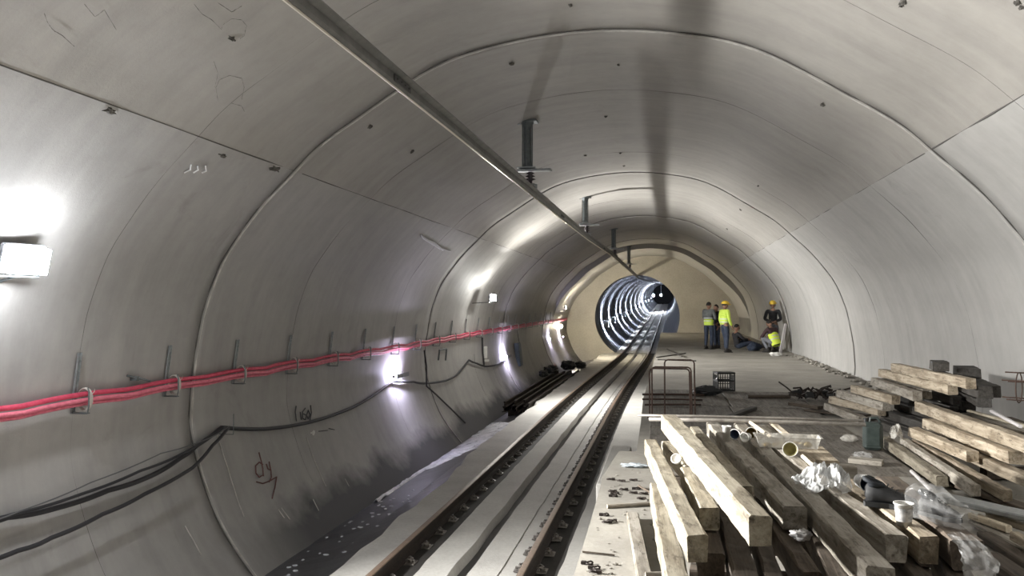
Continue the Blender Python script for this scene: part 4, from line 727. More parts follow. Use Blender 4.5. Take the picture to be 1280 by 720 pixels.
def crumple(name, c, size, m, label, cat, seed, amp=.35, fr=2.2, flat=True, nu=40, nv=24, pull=None):
    mb = MB()
    def fn(p, d):
        q = V((d.x * fr, d.y * fr, d.z * fr)) + V((seed * 7.1, seed * 3.3, seed))
        n1 = noise.noise(q); n2 = abs(noise.noise(q * 2.3)); n3 = abs(noise.noise(q * 5.1))
        s = 1 + amp * n1 - amp * 1.1 * n2 - amp * .5 * n3
        r = V((p.x * s, p.y * s, p.z * s))
        if pull: r += V(pull) * max(0, n1) * 1.2
        if flat and r.z < -size[2] * .75: r.z = -size[2] * .75
        return r
    mb.sphere((0, 0, size[2] * .75), size, nu, nv, fn)
    return tag(mb.build(name, m, loc=c, smooth=True), label, cat)
def sheet_bag(c, sx, sy, h, m, label, seed, rz=0):
    """crumpled film: a folded mound with sharp creases, closed underneath"""
    mb = MB(); nu, nv = 90, 60
    for j in range(nv + 1):
        for i in range(nu + 1):
            u, v = i / nu * 2 - 1, j / nv * 2 - 1
            q = V((u * 1.3, v * 1.1, seed)); a = math.atan2(v, u)
            edge = 1 + .32 * noise.noise(V((math.cos(a) * 1.6, math.sin(a) * 1.6, seed + 3)))
            r = math.hypot(u, v); env = max(0, 1 - (r * .92) ** 2.2)
            ridge = 1 - abs(noise.noise(q * 1.5)) * 2.2; r2 = 1 - abs(noise.noise(q * 3.7 + V((4, 0, 0)))) * 2.4; r3 = abs(noise.noise(q * 8.0))
            z = h * env ** .6 * (.28 + .55 * max(0, ridge) * (.75 + .5 * (u > .0) * u) + .26 * max(0, r2) - .18 * r3)
            d = noise.noise(q * 2.2 + V((9, 2, 1))) * .14
            mb.v.append((sx * u * edge * min(1, 1 / max(.7, r) if r > 1 else 1) + sx * d * env, sy * v * edge * (1 / r if r > 1 else 1) + sy * d, max(0.0, z) + .004))
    for j in range(nv):
        for i in range(nu):
            k = j * (nu + 1) + i; mb.f.append((k, k + 1, k + nu + 2, k + nu + 1)); mb.m.append(0)
    return tag(mb.build('plastic_bag', m, loc=c, rot=(0, 0, rz), smooth=True), label, 'plastic bag')
sheet_bag(PT['bag'], .155, .15, .15, M['whitefilm'], 'crumpled thin white plastic bag lying on the near timbers', 3)
sheet_bag(PT['bag2'], .070, .070, .17, M['tray'], 'translucent grey plastic bag on the ends of the floor-level timbers by the green canister', 7)
crumple('plastic_wrap', PT['film'], (.15, .09, .018), M['bluefilm'], 'pale blue crumpled plastic film lying on the platform edge slab', 'plastic film', 8, .5, 2.0)
crumple('cloth_rag', PT['rag'], (.055, .035, .03), M['print'], 'small pale rag tucked between the lower timbers of the near pile', 'rag', 9, .4, 1.6)
crumple('plastic_wrap', PT['wrapbase'], (.10, .07, .04), M['clearfilm'], 'crumpled clear wrap lying at the foot of the green canister', 'plastic film', 11, .5, 2.2)
crumple('clear_bottle', PT['clearcup'], (.10, .05, .05), M['tray'], 'small clear plastic bottle lying left of the green canister', 'bottle', 12, .15, 1.2)
# clear bag hanging over the pile end
mb = MB(); A, B = V(PT['hang_top']), V(PT['hang_bot']); rnd = random.Random(4); nu, nv = 14, 22
for side in (0, 1):
    for i in range(nv + 1):
        t = i / nv
        for k in range(nu + 1):
            u = k / nu - .5; wd = .14 * (1 - .35 * abs(t - .55) * 2)
            p = A.lerp(B, t) + V((u * wd + .05 * math.sin(t * 3), (-.035 if side else .035) * math.cos(u * PI) * (1 - t * .3), 0))
            p += V((0, 1, 0)) * .03 * noise.noise(V((u * 6, t * 7, side * 4))) + V((1, 0, 0)) * .018 * noise.noise(V((u * 5, t * 9, 3)))
            mb.v.append(tuple(p))
o = (nv + 1) * (nu + 1)
for side in (0, 1):
    for i in range(nv):
        for k in range(nu):
            a = side * o + i * (nu + 1) + k; mb.f.append((a, a + 1, a + nu + 2, a + nu + 1)); mb.m.append(0)
for k in range(nu):
    a = nv * (nu + 1) + k; mb.f.append((a, a + 1, o + a + 1, o + a)); mb.m.append(0)
for i in range(nv):
    for e in (0, nu):
        a = i * (nu + 1) + e; mb.f.append((a, a + nu + 1, o + a + nu + 1, o + a)); mb.m.append(0)
tag(mb.build('plastic_bag', M['clearfilm'], smooth=True), 'clear plastic bag drooping over the end of the rightmost near timber', 'plastic bag')
# clear food tray
c = PT['tray']; r = thing('food_tray', 'clear plastic food tray with dark scraps on the far end of the near timbers', 'tray', c, math.radians(-2))
mb = MB(); a, b, h, t = .21, .085, .075, .003
mb.add([(-a * .9, -b * .8, 0), (a * .9, -b * .8, 0), (a * .9, b * .8, 0), (-a * .9, b * .8, 0), (-a, -b, h), (a, -b, h), (a, b, h), (-a, b, h), (-a - .015, -b - .015, h), (a + .015, -b - .015, h), (a + .015, b + .015, h), (-a - .015, b + .015, h)],
       [(0, 1, 2, 3), (0, 4, 5, 1), (1, 5, 6, 2), (2, 6, 7, 3), (3, 7, 4, 0), (4, 8, 9, 5), (5, 9, 10, 6), (6, 10, 11, 7), (7, 11, 8, 4)]); mb.build('tray_shell', M['tray'], r)
mb = MB(); rr = random.Random(2)
for k in range(16): mb.sphere((-.15 + .3 * rr.random(), -.05 + .1 * rr.random(), .015), (.03, .02, .014), 7, 5)
mb.build('food_scraps', M['olive'], r, True)

# ------------------------------------------------------------------ shoes in their clear bag
def shoe(c, heading, label, mtop, sc=.82):
    r = thing('work_shoe', label, 'shoe', c, heading)
    secs = [(-.135, .030, .030, .085), (-.125, .040, .0, .105), (-.08, .044, .0, .118), (-.03, .043, .0, .112), (.02, .044, .0, .085), (.06, .050, .0, .070), (.10, .050, .0, .058), (.135, .038, .004, .045), (.150, .018, .012, .034)]
    mb = MB(); n = 14
    for x, w, z0, z1 in secs:
        for k in range(n):
            a = 2 * PI * k / n; cy, cz_ = math.cos(a), math.sin(a)
            mb.v.append((x, w * cy * (1 if cz_ < 0 else (1 - .35 * cz_)), .022 + (z0 + z1) / 2 + (z1 - z0) / 2 * cz_))
    for i in range(len(secs) - 1):
        for k in range(n):
            j = (k + 1) % n; mb.f.append((i * n + k, i * n + j, (i + 1) * n + j, (i + 1) * n + k)); mb.m.append(0)
    mb.f.append(tuple(range(n))); mb.m.append(0); mb.f.append(tuple((len(secs) - 1) * n + k for k in range(n))); mb.m.append(0)
    mb.build('upper', M[mtop], r, True)
    mb = MB(); out = [(-.142, .026), (-.13, .042), (-.06, .044), (0, .040), (.06, .052), (.11, .050), (.15, .028), (.162, .006)]
    pts = [(x, y) for x, y in out] + [(x, -y) for x, y in out[::-1]]; n = len(pts)
    for z in (0, .028):
        for x, y in pts: mb.v.append((x, y, z))
    mb.f = [tuple(range(n))[::-1], tuple(range(n, 2 * n))] + [(i, (i + 1) % n, n + (i + 1) % n, n + i) for i in range(n)]; mb.m = [0] * len(mb.f)
    mb.build('sole', M['black'], r)
    mb = MB()
    ring = [(-.085 + .052 * math.cos(a * PI / 8), .034 * math.sin(a * PI / 8), .142 - .018 * math.cos(a * PI / 8)) for a in range(17)]
    mb.tube(ring, .014, 8, False); mb.lathe([(0, .0), (.036, .0), (.040, .022)], 14, Matrix.Translation((-.082, 0, .115))); mb.build('collar', M['shoe'], r, True)
    mb = MB()
    for k in range(4): mb.tube([(-.015 + .026 * k, -.028, .122 - .012 * k), (-.005 + .026 * k, 0, .134 - .013 * k), (-.015 + .026 * k, .028, .122 - .012 * k)], .0035, 5)
    mb.build('laces', M['black'], r); r.scale = (sc, sc * 1.1, sc); return r
s1 = shoe(PT['shoe1'], math.radians(-18), 'left dark high-ankle work shoe on the near timbers behind the paper cup', 'shoegrey')
s2 = shoe(PT['shoe2'], math.radians(-52), 'right dark work shoe wrapped in clear plastic on the rightmost near timber', 'shoegrey', .66)
# film that follows the shoe: the shoe's own cross-sections grown by a loose, creased margin
mb = MB(); SCS = .70; n = 26; K = 30; ax0, ax1 = -.150, .178
prof_s = [(-.185, .052, .170), (-.14, .060, .205), (-.02, .062, .200), (.02, .062, .165), (.07, .068, .130), (.12, .066, .110), (.20, .050, .075)]; ax0, ax1 = -.175, .19
for i in range(K + 1):
    x = ax0 - .012 + (ax1 - ax0 + .03) * i / K
    for (xa, wa, ha), (xb, wb, hb) in zip(prof_s[:-1], prof_s[1:]):
        if x <= xb or xb == ax1: t = max(0, min(1, (x - xa) / (xb - xa))); w_, h_ = wa + (wb - wa) * t, ha + (hb - ha) * t; break
    for k in range(n):
        a = 2 * PI * k / n; cr = .010 + .016 * abs(noise.noise(V((x * 26, math.cos(a) * 2.2, math.sin(a) * 2.2)))) + .010 * abs(noise.noise(V((x * 60, math.cos(a) * 5, 3))))
        yy = (w_ + cr + .008) * math.copysign(abs(math.cos(a)) ** .4, math.cos(a)); zz = h_ / 2 + (h_ / 2 + cr) * abs(math.sin(a)) ** .4 if math.sin(a) >= 0 else h_ / 2 * (1 - min(1, abs(math.sin(a)) * 3.5) ** .4)
        mb.v.append((x * SCS, yy * SCS * 1.1, zz * SCS))
for i in range(K):
    for k in range(n):
        j = (k + 1) % n; mb.f.append((i * n + k, i * n + j, (i + 1) * n + j, (i + 1) * n + k)); mb.m.append(0)
tag(mb.build('plastic_bag', M['shoefilm'], loc=PT['shoebag'], rot=(0, 0, math.radians(-52)), smooth=True), 'clear plastic bag wrapped closely round the right work shoe', 'plastic bag')

# ------------------------------------------------------------------ things on the platform
# rebar hoops
def hoop(c, w, h, rz, label, r=.011, leg2=None):
    root = thing('rebar_hoop', label, 'rebar hoop', c, rz); b = .045; mb = MB()
    pts = [(-w / 2, 0, 0), (-w / 2, 0, h - b), (-w / 2 + b * .3, 0, h - b * .3), (-w / 2 + b, 0, h), (w / 2 - b, 0, h), (w / 2 - b * .3, 0, h - b * .3), (w / 2, 0, h - b), (w / 2 + .01, 0, 0)]
    mb.tube(pts, r, 8); mb.build('bent_bar', M['rebar'], root)
    mb = MB(); mb.box((-w / 2, 0, .006), (.07, .07, .012)); mb.box((w / 2 + .01, 0, .006), (.07, .07, .012)); mb.build('foot_plate', M['rebar'], root); return root
for k, lb in (('hoop_front', 'front bent rusty rebar hoop standing on the platform edge'), ('hoop_back', 'taller rusty rebar hoop at the right back of the hoop group'), ('hoop_left', 'leftmost rusty rebar hoop, slightly behind the front one')):
    (c, w, h, rz) = {'hoop_front': ((0.063, 11.215, 0.024), 0.527, 0.733, 0), 'hoop_back': ((0.178, 11.715, 0.024), 0.415, 0.799, 0), 'hoop_left': ((0.037, 11.444, 0.024), 0.549, 0.693, 0)}[k]; hoop(c, w, h, rz, lb)
# thin rods lying low through the hoops
for i, (A, B, lb) in enumerate([((-0.151, 6.917, 0.635), (1.579, 6.926, 0.635), 'long pale scaffold pipe lying across behind the near pile'), ((-0.252, 7.113, 0.64), (1.663, 7.348, 0.61), 'second thinner pipe behind the long pale one'), ((-0.421, 14.274, 0.04), (0.636, 14.35, 0.04), 'furthest thin rod on the floor through the rebar hoops'), ((-0.4, 13.544, 0.04), (0.577, 13.617, 0.04), 'middle thin rod on the floor through the rebar hoops'), ((-0.341, 12.788, 0.04), (0.524, 12.955, 0.04), 'nearest thin rod on the floor through the rebar hoops')]):
    mb = MB(); A = V(A); B = V(B); mb.tube([A, A.lerp(B, .3) + V((0, .01, .004)), A.lerp(B, .7) + V((0, -.01, .006)), B], [0.017, 0.011, 0.02, 0.016, 0.016][i], 7); tag(mb.build('steel_rod' if i > 1 else 'steel_pipe', M['rebar'] if i > 1 else M['pipe'], smooth=True), lb, 'rod' if i > 1 else 'pipe')
# black crate with lattice sides
c, rz = ((1.04, 15.328, 0.03), 0.25); r = thing('plastic_crate', 'broken black plastic crate standing on end on the platform', 'crate', c, rz)
mb = MB(); w, d, h = .31, .26, .34
for a in (-1, 1):
    for b in (-1, 1): mb.box((a * w / 2, b * d / 2, h / 2), (.022, .022, h))
for z in (.012, h * .55, h - .015):
    for b in (-1, 1): mb.box((0, b * d / 2, z), (w, .018, .028))
    for a in (-1, 1): mb.box((a * w / 2, 0, z), (.018, d, .028))
mb.build('frame', M['black'], r)
mb = MB()
for b in (-1, 1):
    for k in range(1, 7): mb.box((-w / 2 + w * k / 7, b * d / 2, h * .45), (.010, .010, h * .8))
for a in (-1, 1):
    for k in range(1, 6): mb.box((a * w / 2, -d / 2 + d * k / 6, h * .45), (.010, .010, h * .8))
for k in range(1, 5): mb.box((0, 0, h * k / 6), (w, .01, .01)) if k < 2 else mb.box((0, d / 2, h * k / 6), (w, .008, .012))
mb.build('lattice', M['black'], r)
mb = MB(); mb.box((0, 0, h - .005), (w + .03, d + .03, .016), bev=.004); mb.box((-.13, -.14, h * .62), (.12, .05, .03), Matrix.Rotation(.4, 3, 'Y')); mb.build('broken_rim', M['black'], r)
crumple('tarpaulin', PT['tarp'], (.26, .13, .10), M['black'], 'dark crumpled tarpaulin lying left of the black crate', 'tarpaulin', 21, .35, 1.3)
# green canister
c = PT['can']; r = thing('green_canister', 'dark green plastic canister with handle standing beside the right timber stack', 'canister', c, math.radians(-8))
mb = MB(); mb.box((0, 0, .16), (.20, .15, .30), bev=.03); mb.box((0, -.078, .16), (.13, .01, .2), bev=.01); mb.build('body', M['green'], r)
mb = MB(); mb.tube([(-.03, 0, .30), (-.02, 0, .35), (.05, 0, .355), (.08, 0, .30)], .014, 8); mb.build('handle', M['green'], r)
mb = MB(); mb.lathe([(0, .345), (.024, .345), (.026, .30)], 14, Matrix.Translation((-.07, 0, 0))); mb.build('cap', M['black'], r)
# rusty wire and scrap heap
root = thing('scrap_heap', 'tangled heap of dark wire and scrap behind the left end of the right timber stack', 'scrap', PT['scrap']); rr = random.Random(12); mb = MB()
for k in range(26):
    a = V((rr.uniform(-.32, .32), rr.uniform(-.3, .3), rr.uniform(.02, .05))); b = a + V((rr.uniform(-.3, .3), rr.uniform(-.25, .25), rr.uniform(.03, .22))); m_ = (a + b) / 2 + V((0, 0, rr.uniform(0, .12)))
    mb.tube([a, m_, b], rr.uniform(.008, .02), 5)
mb.build('wire', M['rail'], root)
mb = MB()
for k in range(8): mb.box((rr.uniform(-.3, .35), rr.uniform(-.2, .2), rr.uniform(.04, .12)), (rr.uniform(.08, .2), .08, rr.uniform(.04, .1)), Matrix.Rotation(rr.uniform(-1, 1), 3, 'Z') @ Matrix.Rotation(rr.uniform(-.6, .6), 3, 'X'))
mb.build('scrap_blocks', M['black'], root)
# reinforcement cage at the right
c = PT['cage']; r = thing('rebar_cage', 'open round reinforcement cage of thin rusty bars against the right wall', 'rebar cage', c, math.radians(-32)); mb = MB(); R0 = .145
for k in range(3):
    ring = [(k * .20, R0 * math.cos(a * PI / 12), R0 * math.sin(a * PI / 12) + R0) for a in range(25)]; mb.tube(ring, .006, 5, False)
mb.build('ring_bars', M['rebar'], r); mb = MB()
for a in (.3, 1.4, 2.6, 3.8, 5.2): mb.tube([(-.12, R0 * math.cos(a), R0 * math.sin(a) + R0), (.52, R0 * math.cos(a), R0 * math.sin(a) + R0)], .007, 5)
mb.build('long_bars', M['rebar'], r)
def on_foot(x, y, b):     # is a floor point under a timber that lies on the floor
    A, B = V(b[1]), V(b[2])
    if min(A.z, B.z) - b[5] > .05: return False
    d = V((B.x - A.x, B.y - A.y)); L = d.length; d /= L; s = V((-d.y, d.x)); s = s if s.x > 0 else -s
    q = V((x - A.x, y - A.y)); return -.06 < q.dot(d) < L + .06 and -.06 < q.dot(s) < max(b[3], b[4]) + .06
# small things on the near platform slab: spare clips and shavings
rr = random.Random(5); proto = None
for k, (x, y) in enumerate([(-0.472, 6.942), (-0.426, 6.862), (-0.381, 7.02), (-0.295, 6.917), (-0.253, 7.075), (-0.207, 6.904), (-0.221, 6.73), (-0.434, 6.773), (-0.461, 6.146), (-0.414, 5.994), (-0.446, 5.944), (-0.477, 4.976), (-0.426, 4.894), (-0.435, 4.833), (-0.519, 7.414), (-0.421, 7.365), (-0.316, 7.419)]):
    if proto is None:
        proto = thing('spare_rail_clip', 'small rusty rail clip lying on the near platform slab', 'rail clip', (0, 0, 0), 0, 'spare rail clips on the near platform slab')
        mb = MB(); mb.tube([(-.035, -.03, .012), (-.01, -.04, .022), (.03, -.02, .012), (.02, .02, .014), (-.02, .03, .012), (-.04, .0, .010)], .010, 6); mb.build('clip_bar', M['rail'], proto, True)
        mb = MB(); mb.box((.055, 0, .014), (.045, .04, .028)); mb.build('nut', M['rail'], proto); o = proto
    else: o = copy_tree(proto)
    o.location = (x, y, .002); o.rotation_euler = (0, 0, rr.choice((0, 3.1, .2)) + rr.uniform(-.2, .2)); o.scale = (.62, .62, .62)
mb = MB()
for k in range(900):
    x = rr.uniform(-.5, 3.8); y = rr.uniform(4.3, 8.0)
    s = rr.uniform(.004, .016)
    if any(on_foot(x, y, b) for b in BEAMS): continue
    mb.sphere((x, y, s * .4), (s * 1.4, s, s * .6), 5, 3)
tag(mb.build('floor_grit', M['platform']), 'loose grit and wood chips on the platform floor', 'grit', kind='stuff')
# white board against the right wall by the workers
c = PT['board']; mb = MB(); mb.box((0, 0, .52), (.09, .03, 1.04), bev=.004)
tag(mb.build('leaning_board', M['whitewood'], loc=c, rot=(math.radians(3), math.radians(10), math.radians(20))), 'narrow white board leaning on the right wall behind the workers', 'board')
crumple('paper_litter', PT['litter'], (.20, .12, .07), M['white'], 'scrap of white paper on the floor beside the crouching worker', 'litter', 31, .5, 2)
# concrete rubble along the foot of the right wall
mb = MB()
for k in range(260):
    y = rr.choice((rr.uniform(16, 26.8), rr.uniform(32.2, 36))); x = XC + prof_x(.03) - abs(rr.gauss(0, .13)) - .09; s = rr.uniform(.015, .06); mb.sphere((x, y, s * .5), (s * 1.3, s * 1.6, s * .7), 6, 4)
tag(mb.build('rubble_strip', M['platform']), 'thin line of rubble along the foot of the right wall', 'rubble', kind='stuff')

# ------------------------------------------------------------------ rails stacked left of the track
root_rails = []
p = [(x * .9, z) for x, z in rail_prof()]; n = len(p)
for k, (dx, dz, y0, y1, sk, lb) in enumerate([(-4.72, -1.54, 23.2, 34.6, -0.05, 'leftmost spare rail in the lower layer of the rail stack'), (-4.52, -1.54, 23.4, 35, 0.0, 'second spare rail from the left in the lower layer'), (-4.33, -1.54, 23.1, 34.5, 0.05, 'third spare rail from the left in the lower layer'), (-4.14, -1.54, 23.3, 35.4, 0.1, 'fourth spare rail from the left in the lower layer'), (-3.94, -1.54, 23.0, 35.2, 0.1, 'fifth spare rail from the left in the lower layer'), (-3.74, -1.54, 22.9, 34.9, 0.15, 'rightmost spare rail in the lower layer, beside the track slab'), (-4.66, -1.37, 23.0, 34.8, 0.02, 'leftmost spare rail of the top layer of the stack'), (-4.42, -1.37, 23.3, 34.4, 0.1, 'second spare rail of the top layer of the stack'), (-4.17, -1.37, 23.5, 35.2, 0.05, 'third spare rail of the top layer of the stack'), (-3.9, -1.37, 22.7, 35, 0.12, 'rightmost spare rail of the top layer of the stack')]):
    mb = MB(); ys = [y0 + (y1 - y0) * i / 12 for i in range(13)]
    for i, y in enumerate(ys):
        for x, z in p: mb.v.append((x + sk * i / 12, y - y0, z + .165))
    for i in range(12):
        for q in range(n):
            j = (q + 1) % n; mb.f.append((i * n + q, i * n + j, (i + 1) * n + j, (i + 1) * n + q)); mb.m.append(0)
    mb.f += [tuple(range(n)), tuple(12 * n + q for q in range(n))]; mb.m += [0, 0]
    tag(mb.build('spare_rail', [M['rail']], loc=(dx, y0, dz)), lb, 'rail', 'spare rails stacked left of the track')
for k, y in enumerate((23.8, 27.5, 31.5)):
    slab_on('timber_packer', -4.72, -3.50, y, y + .14, -1.80, .26, M['wood_dark'], ('nearest', 'middle', 'furthest')[k] + ' dark timber packer under the stacked spare rails', 'packer')
for c, s, lb in [((-4.72, 32.9, -1.17), (0.3, 0.8, 0.18), 'black sack heaped at the far end of the rail stack, left one'), ((-4.2, 34.6, -1.17), (0.34, 0.7, 0.24), 'black sack at the far end of the rail stack, middle one'), ((-3.9, 36.9, -1.3), (0.28, 0.6, 0.2), 'black sack at the far end of the rail stack, right one'), ((-4.72, 31.0, -1.17), (0.2, 0.5, 0.14), 'small black sack against the wall beside the rail stack')]: crumple('dark_sack', c, s, M['black'], lb, 'sack', int(c[1] * 3), .35, 1.5)
# blue-grey cabinet and bottle-lamp pipe on the left wall
c = PT['cabinet']; r = thing('wall_cabinet', 'slim blue-grey box hung on the left wall above the spare rails', 'cabinet', c)
mb = MB(); tl = Matrix.Rotation(math.radians(-6), 3, 'Y'); mb.box((.10, 0, 0), (.16, .55, .92), tl, .012); mb.build('body', M['bluegrey'], r)
mb = MB(); mb.box((.19, 0, .0), (.02, .47, .84), tl, .006); mb.build('door', M['bluegrey'], r)
mb = MB(); mb.tube([(.12, -.22, -.45), (.10, -.24, -.75), (.05, -.26, -1.1)], .018, 6); mb.tube([(.12, .1, .45), (.04, .15, .8), (.0, .2, 1.0)], .014, 6); mb.build('conduit', M['cable'], r)
c = PT['polebox']; r = thing('socket_post', 'dark post with a white socket box hung on the left wall under the red cables', 'socket post', c)
mb = MB(); mb.tube([(.05, 0, .55), (.06, 0, .1), (.10, .02, -.30), (.05, .06, -.75)], .03, 8); mb.build('post', M['cable'], r)
mb = MB(); mb.box((.10, .26, .05), (.10, .16, .40), bev=.02); mb.box((.13, .26, -.22), (.14, .22, .07), bev=.01); mb.build('socket_box', M['white'], r)
# small drawn outline + rust on wall near second lamp: wall tie left in the concrete
mb = MB(); mb.tube([wl(20.5, .15, .02), wl(20.5, .42, .04), wl(21.2, .42, .04), wl(21.2, .1, .02)], .022, 6); tag(mb.build('wall_loop', M['steel']), 'bent dark bar loop sticking from the left wall past the first tube lamp', 'bar loop')
mb = MB(); mb.tube([wl(19.0, .50, .08), wl(18.95, .1, .16), wl(18.7, -.35, .14), wl(19.3, -.6, .1), wl(20.2, -1.1, .06), wl(20.6, -1.5, .05)], .022, 7); tag(mb.build('loose_cable', M['cable'], smooth=True), 'loose black cable hanging down the left wall at the second ring joint', 'cable')
mb = MB(); mb.box(wl(8.05, .78, .05), (.08, .05, .05)); mb.tube([wl(7.95, .82, .02), wl(8.2, .74, .14)], .014, 6); tag(mb.build('wall_anchor', M['steel']), 'small bent anchor sticking out of the left wall above the red cables', 'anchor')
mb = MB(); c = wl(*(12.526, -0.522), .012); mb.sphere(c, (.012, .055, .045), 10, 6); mb.box(c + V((.0, -.07, .01)), (.012, .08, .03)); tag(mb.build('white_tag', M['white'], smooth=True), 'small round white tag on the left wall just below the black cable', 'tag')
# ------------------------------------------------------------------ people
def skin_mesh(verts, edges, rad, sub=2, root=0):
    me = bpy.data.meshes.new('tmp'); me.from_pydata([tuple(v) for v in verts], edges, []); me.update()
    o = bpy.data.objects.new('tmp', me); COL.objects.link(o)
    md = o.modifiers.new('s', 'SKIN'); md.use_smooth_shade = True
    for i, r in enumerate(rad):
        rr = r if isinstance(r, tuple) else (r, r)
        me.skin_vertices[0].data[i].radius = rr; me.skin_vertices[0].data[i].use_root = (i == root)
    o.modifiers.new('u', 'SUBSURF').levels = sub; o.modifiers['u'].render_levels = sub
    bpy.context.view_layer.update()
    dg = bpy.context.evaluated_depsgraph_get(); res = bpy.data.meshes.new_from_object(o.evaluated_get(dg))
    bpy.data.objects.remove(o); return res
def mesh_to_mb(me, mb, T=None):
    vs = [(T @ v.co if T else v.co.copy()) for v in me.vertices]; mb.add(vs, [tuple(p.vertices) for p in me.polygons])
def chain(points, radii, sub=2):
    return skin_mesh(points, [(i, i + 1) for i in range(len(points) - 1)], radii, sub, 0)
def person(label, loc, heading, J, wear):
    """J: joints in body space, +y is where the chest faces.  wear: clothing choices"""
    root = thing('person', label, 'person', loc, heading)
    g = {k: V(v) for k, v in J.items()}
    vs = []; es = []; rs = []; ix = {}
    def add(k, p, r, par=None):
        ix[k] = len(vs); vs.append(V(p)); rs.append(r)
        if par is not None: es.append((ix[par], ix[k]))
    add('pelvis', g['pelvis'], (.125, .10)); add('belly', g['pelvis'].lerp(g['chest'], .45), (.12, .095), 'pelvis'); add('chest', g['chest'], (.145, .105), 'belly')
    add('neckb', g['neck'], .06, 'chest'); add('neckt', g['neck'].lerp(g['head'], .45), .052, 'neckb')
    hd = (g['head'] - g['neck']).normalized()
    for s in 'lr':
        add('sh' + s, g['sh' + s], .058, 'chest'); add('el' + s, g['el' + s], .042, 'sh' + s); add('wr' + s, g['wr' + s], .028, 'el' + s)
        d = (g['wr' + s] - g['el' + s]).normalized(); add('palm' + s, g['wr' + s] + d * .06, (.038, .022), 'wr' + s)
        side = d.cross(V((0, 1, 0)));  side = side.normalized() if side.length > .1 else V((1, 0, 0))
        for q, ln in enumerate((.065, .080, .085, .075, .055)):
            o = side * (-.036 + .018 * q)
            if q == 0:
                add('f%s0a' % s, g['wr' + s] + d * .03 + side * -.045 + V((0, .01, 0)), .011, 'palm' + s); add('f%s0b' % s, g['wr' + s] + d * .065 + side * -.062 + V((0, .02, 0)), .009, 'f%s0a' % s)
            else:
                add('f%s%da' % (s, q), g['wr' + s] + d * (.075 + ln * .5) + o, .009, 'palm' + s); add('f%s%db' % (s, q), g['wr' + s] + d * (.075 + ln) + o + V((0, .018, 0)), .008, 'f%s%da' % (s, q))
        add('hip' + s, g['hip' + s], .088, 'pelvis'); add('kn' + s, g['kn' + s], .058, 'hip' + s); add('an' + s, g['an' + s], .038, 'kn' + s); add('toe' + s, g['toe' + s], (.042, .03), 'an' + s)
    mb = MB(); mesh_to_mb(skin_mesh(vs, es, rs, 1), mb)
    # head with face, turned by 'look'
    look = V(J.get('look', (0, 1, 0))).normalized(); up = hd; right = look.cross(up).normalized(); look = up.cross(right).normalized()
    Rm = Matrix((right, look, up)).transposed()
    def fn(p, d):
        q = p.copy()
        if d.y > 0:
            q.y *= 1 - .10 * max(0, -d.z)
            nose = math.exp(-((d.x / .16) ** 2 + ((d.z + .12) / .2) ** 2)); q.y += .024 * nose
            for sx in (-1, 1): q.y -= .010 * math.exp(-(((d.x - sx * .36) / .16) ** 2 + ((d.z - .08) / .12) ** 2))
            q.y += .006 * math.exp(-((d.x / .3) ** 2 + ((d.z + .48) / .09) ** 2))
        if d.z < 0: q.x *= 1 - .22 * (-d.z)
        return Rm @ q
    mb.sphere(g['head'], (.078, .098, .118), 20, 16, fn)
    for sx in (-1, 1): mb.sphere(g['head'] + Rm @ V((sx * .080, -.005, -.01)), (.014, .022, .032), 8, 6)
    mb.build('body', M['skin'], root, True)
    em = MB()
    for sx in (-1, 1): em.sphere(g['head'] + Rm @ V((sx * .030, .088, .010)), (.011, .008, .007), 8, 6)
    em.build('eyes', M['eye'], root, True)
    # hair
    hb = MB(); hb.sphere(g['head'] + Rm @ V((0, -.016, .018)), (.087, .100, .118), 16, 12, lambda p, d: Rm @ V((p.x, p.y, max(p.z, -.03 if d.y < .2 else .055))))
    hb.build('hair', M['hair'], root, True)
    if wear.get('helmet'):
        h = MB(); h.sphere(g['head'] + Rm @ V((0, 0, .055)), (.122, .142, .115), 20, 14, lambda p, d: Rm @ V((p.x, p.y, max(p.z, -.005))))
        hm = h.build('helmet', M['helmet'], root, True)
        b = MB(); ring = [Rm @ V((.126 * math.sin(a * PI / 10), .146 * math.cos(a * PI / 10) + (.035 if abs(a - 0) < 3 or a > 17 else 0), .052)) + g['head'] for a in range(21)]
        b.tube(ring, .012, 6, False); b.build('brim', M['helmet'], hm, True)
    if wear.get('hood'):
        h = MB(); h.sphere(g['head'] + Rm @ V((0, -.02, .0)), (.112, .118, .142), 16, 12, lambda p, d: Rm @ V((p.x, min(p.y, .05), p.z))); h.build('hood', M[wear['hood']], root, True)
    # jacket: torso and sleeves
    T = g['chest'] - g['pelvis']; jv = []; je = []; jr = []
    def ja(p, r, par=None): jv.append(V(p)); jr.append(r); (je.append((par, len(jv) - 1)) if par is not None else None); return len(jv) - 1
    a = ja(g['pelvis'] - T * .16, (.165, .125)); b = ja(g['pelvis'] + T * .2, (.155, .118), a); c = ja(g['pelvis'] + T * .62, (.16, .12), b); d = ja(g['chest'] + T * .05, (.165, .115), c); e = ja(g['neck'] - (g['neck'] - g['chest']) * .12, .078, d)
    for s in 'lr':
        k = ja(g['sh' + s], .080, d); k = ja(g['sh' + s].lerp(g['el' + s], .55), .066, k); k = ja(g['el' + s], .060, k); k = ja(g['el' + s].lerp(g['wr' + s], .92), .044, k)
    m_ = skin_mesh(jv, je, jr, 1); mb = MB(); mesh_to_mb(m_, mb); mb.build('jacket', M[wear['jacket']], root, True)
    # trousers
    jv.clear(); je.clear(); jr.clear()
    a = ja(g['pelvis'] + T * .12, (.148, .112)); b = ja(g['pelvis'] - T * .05, (.150, .118), a)
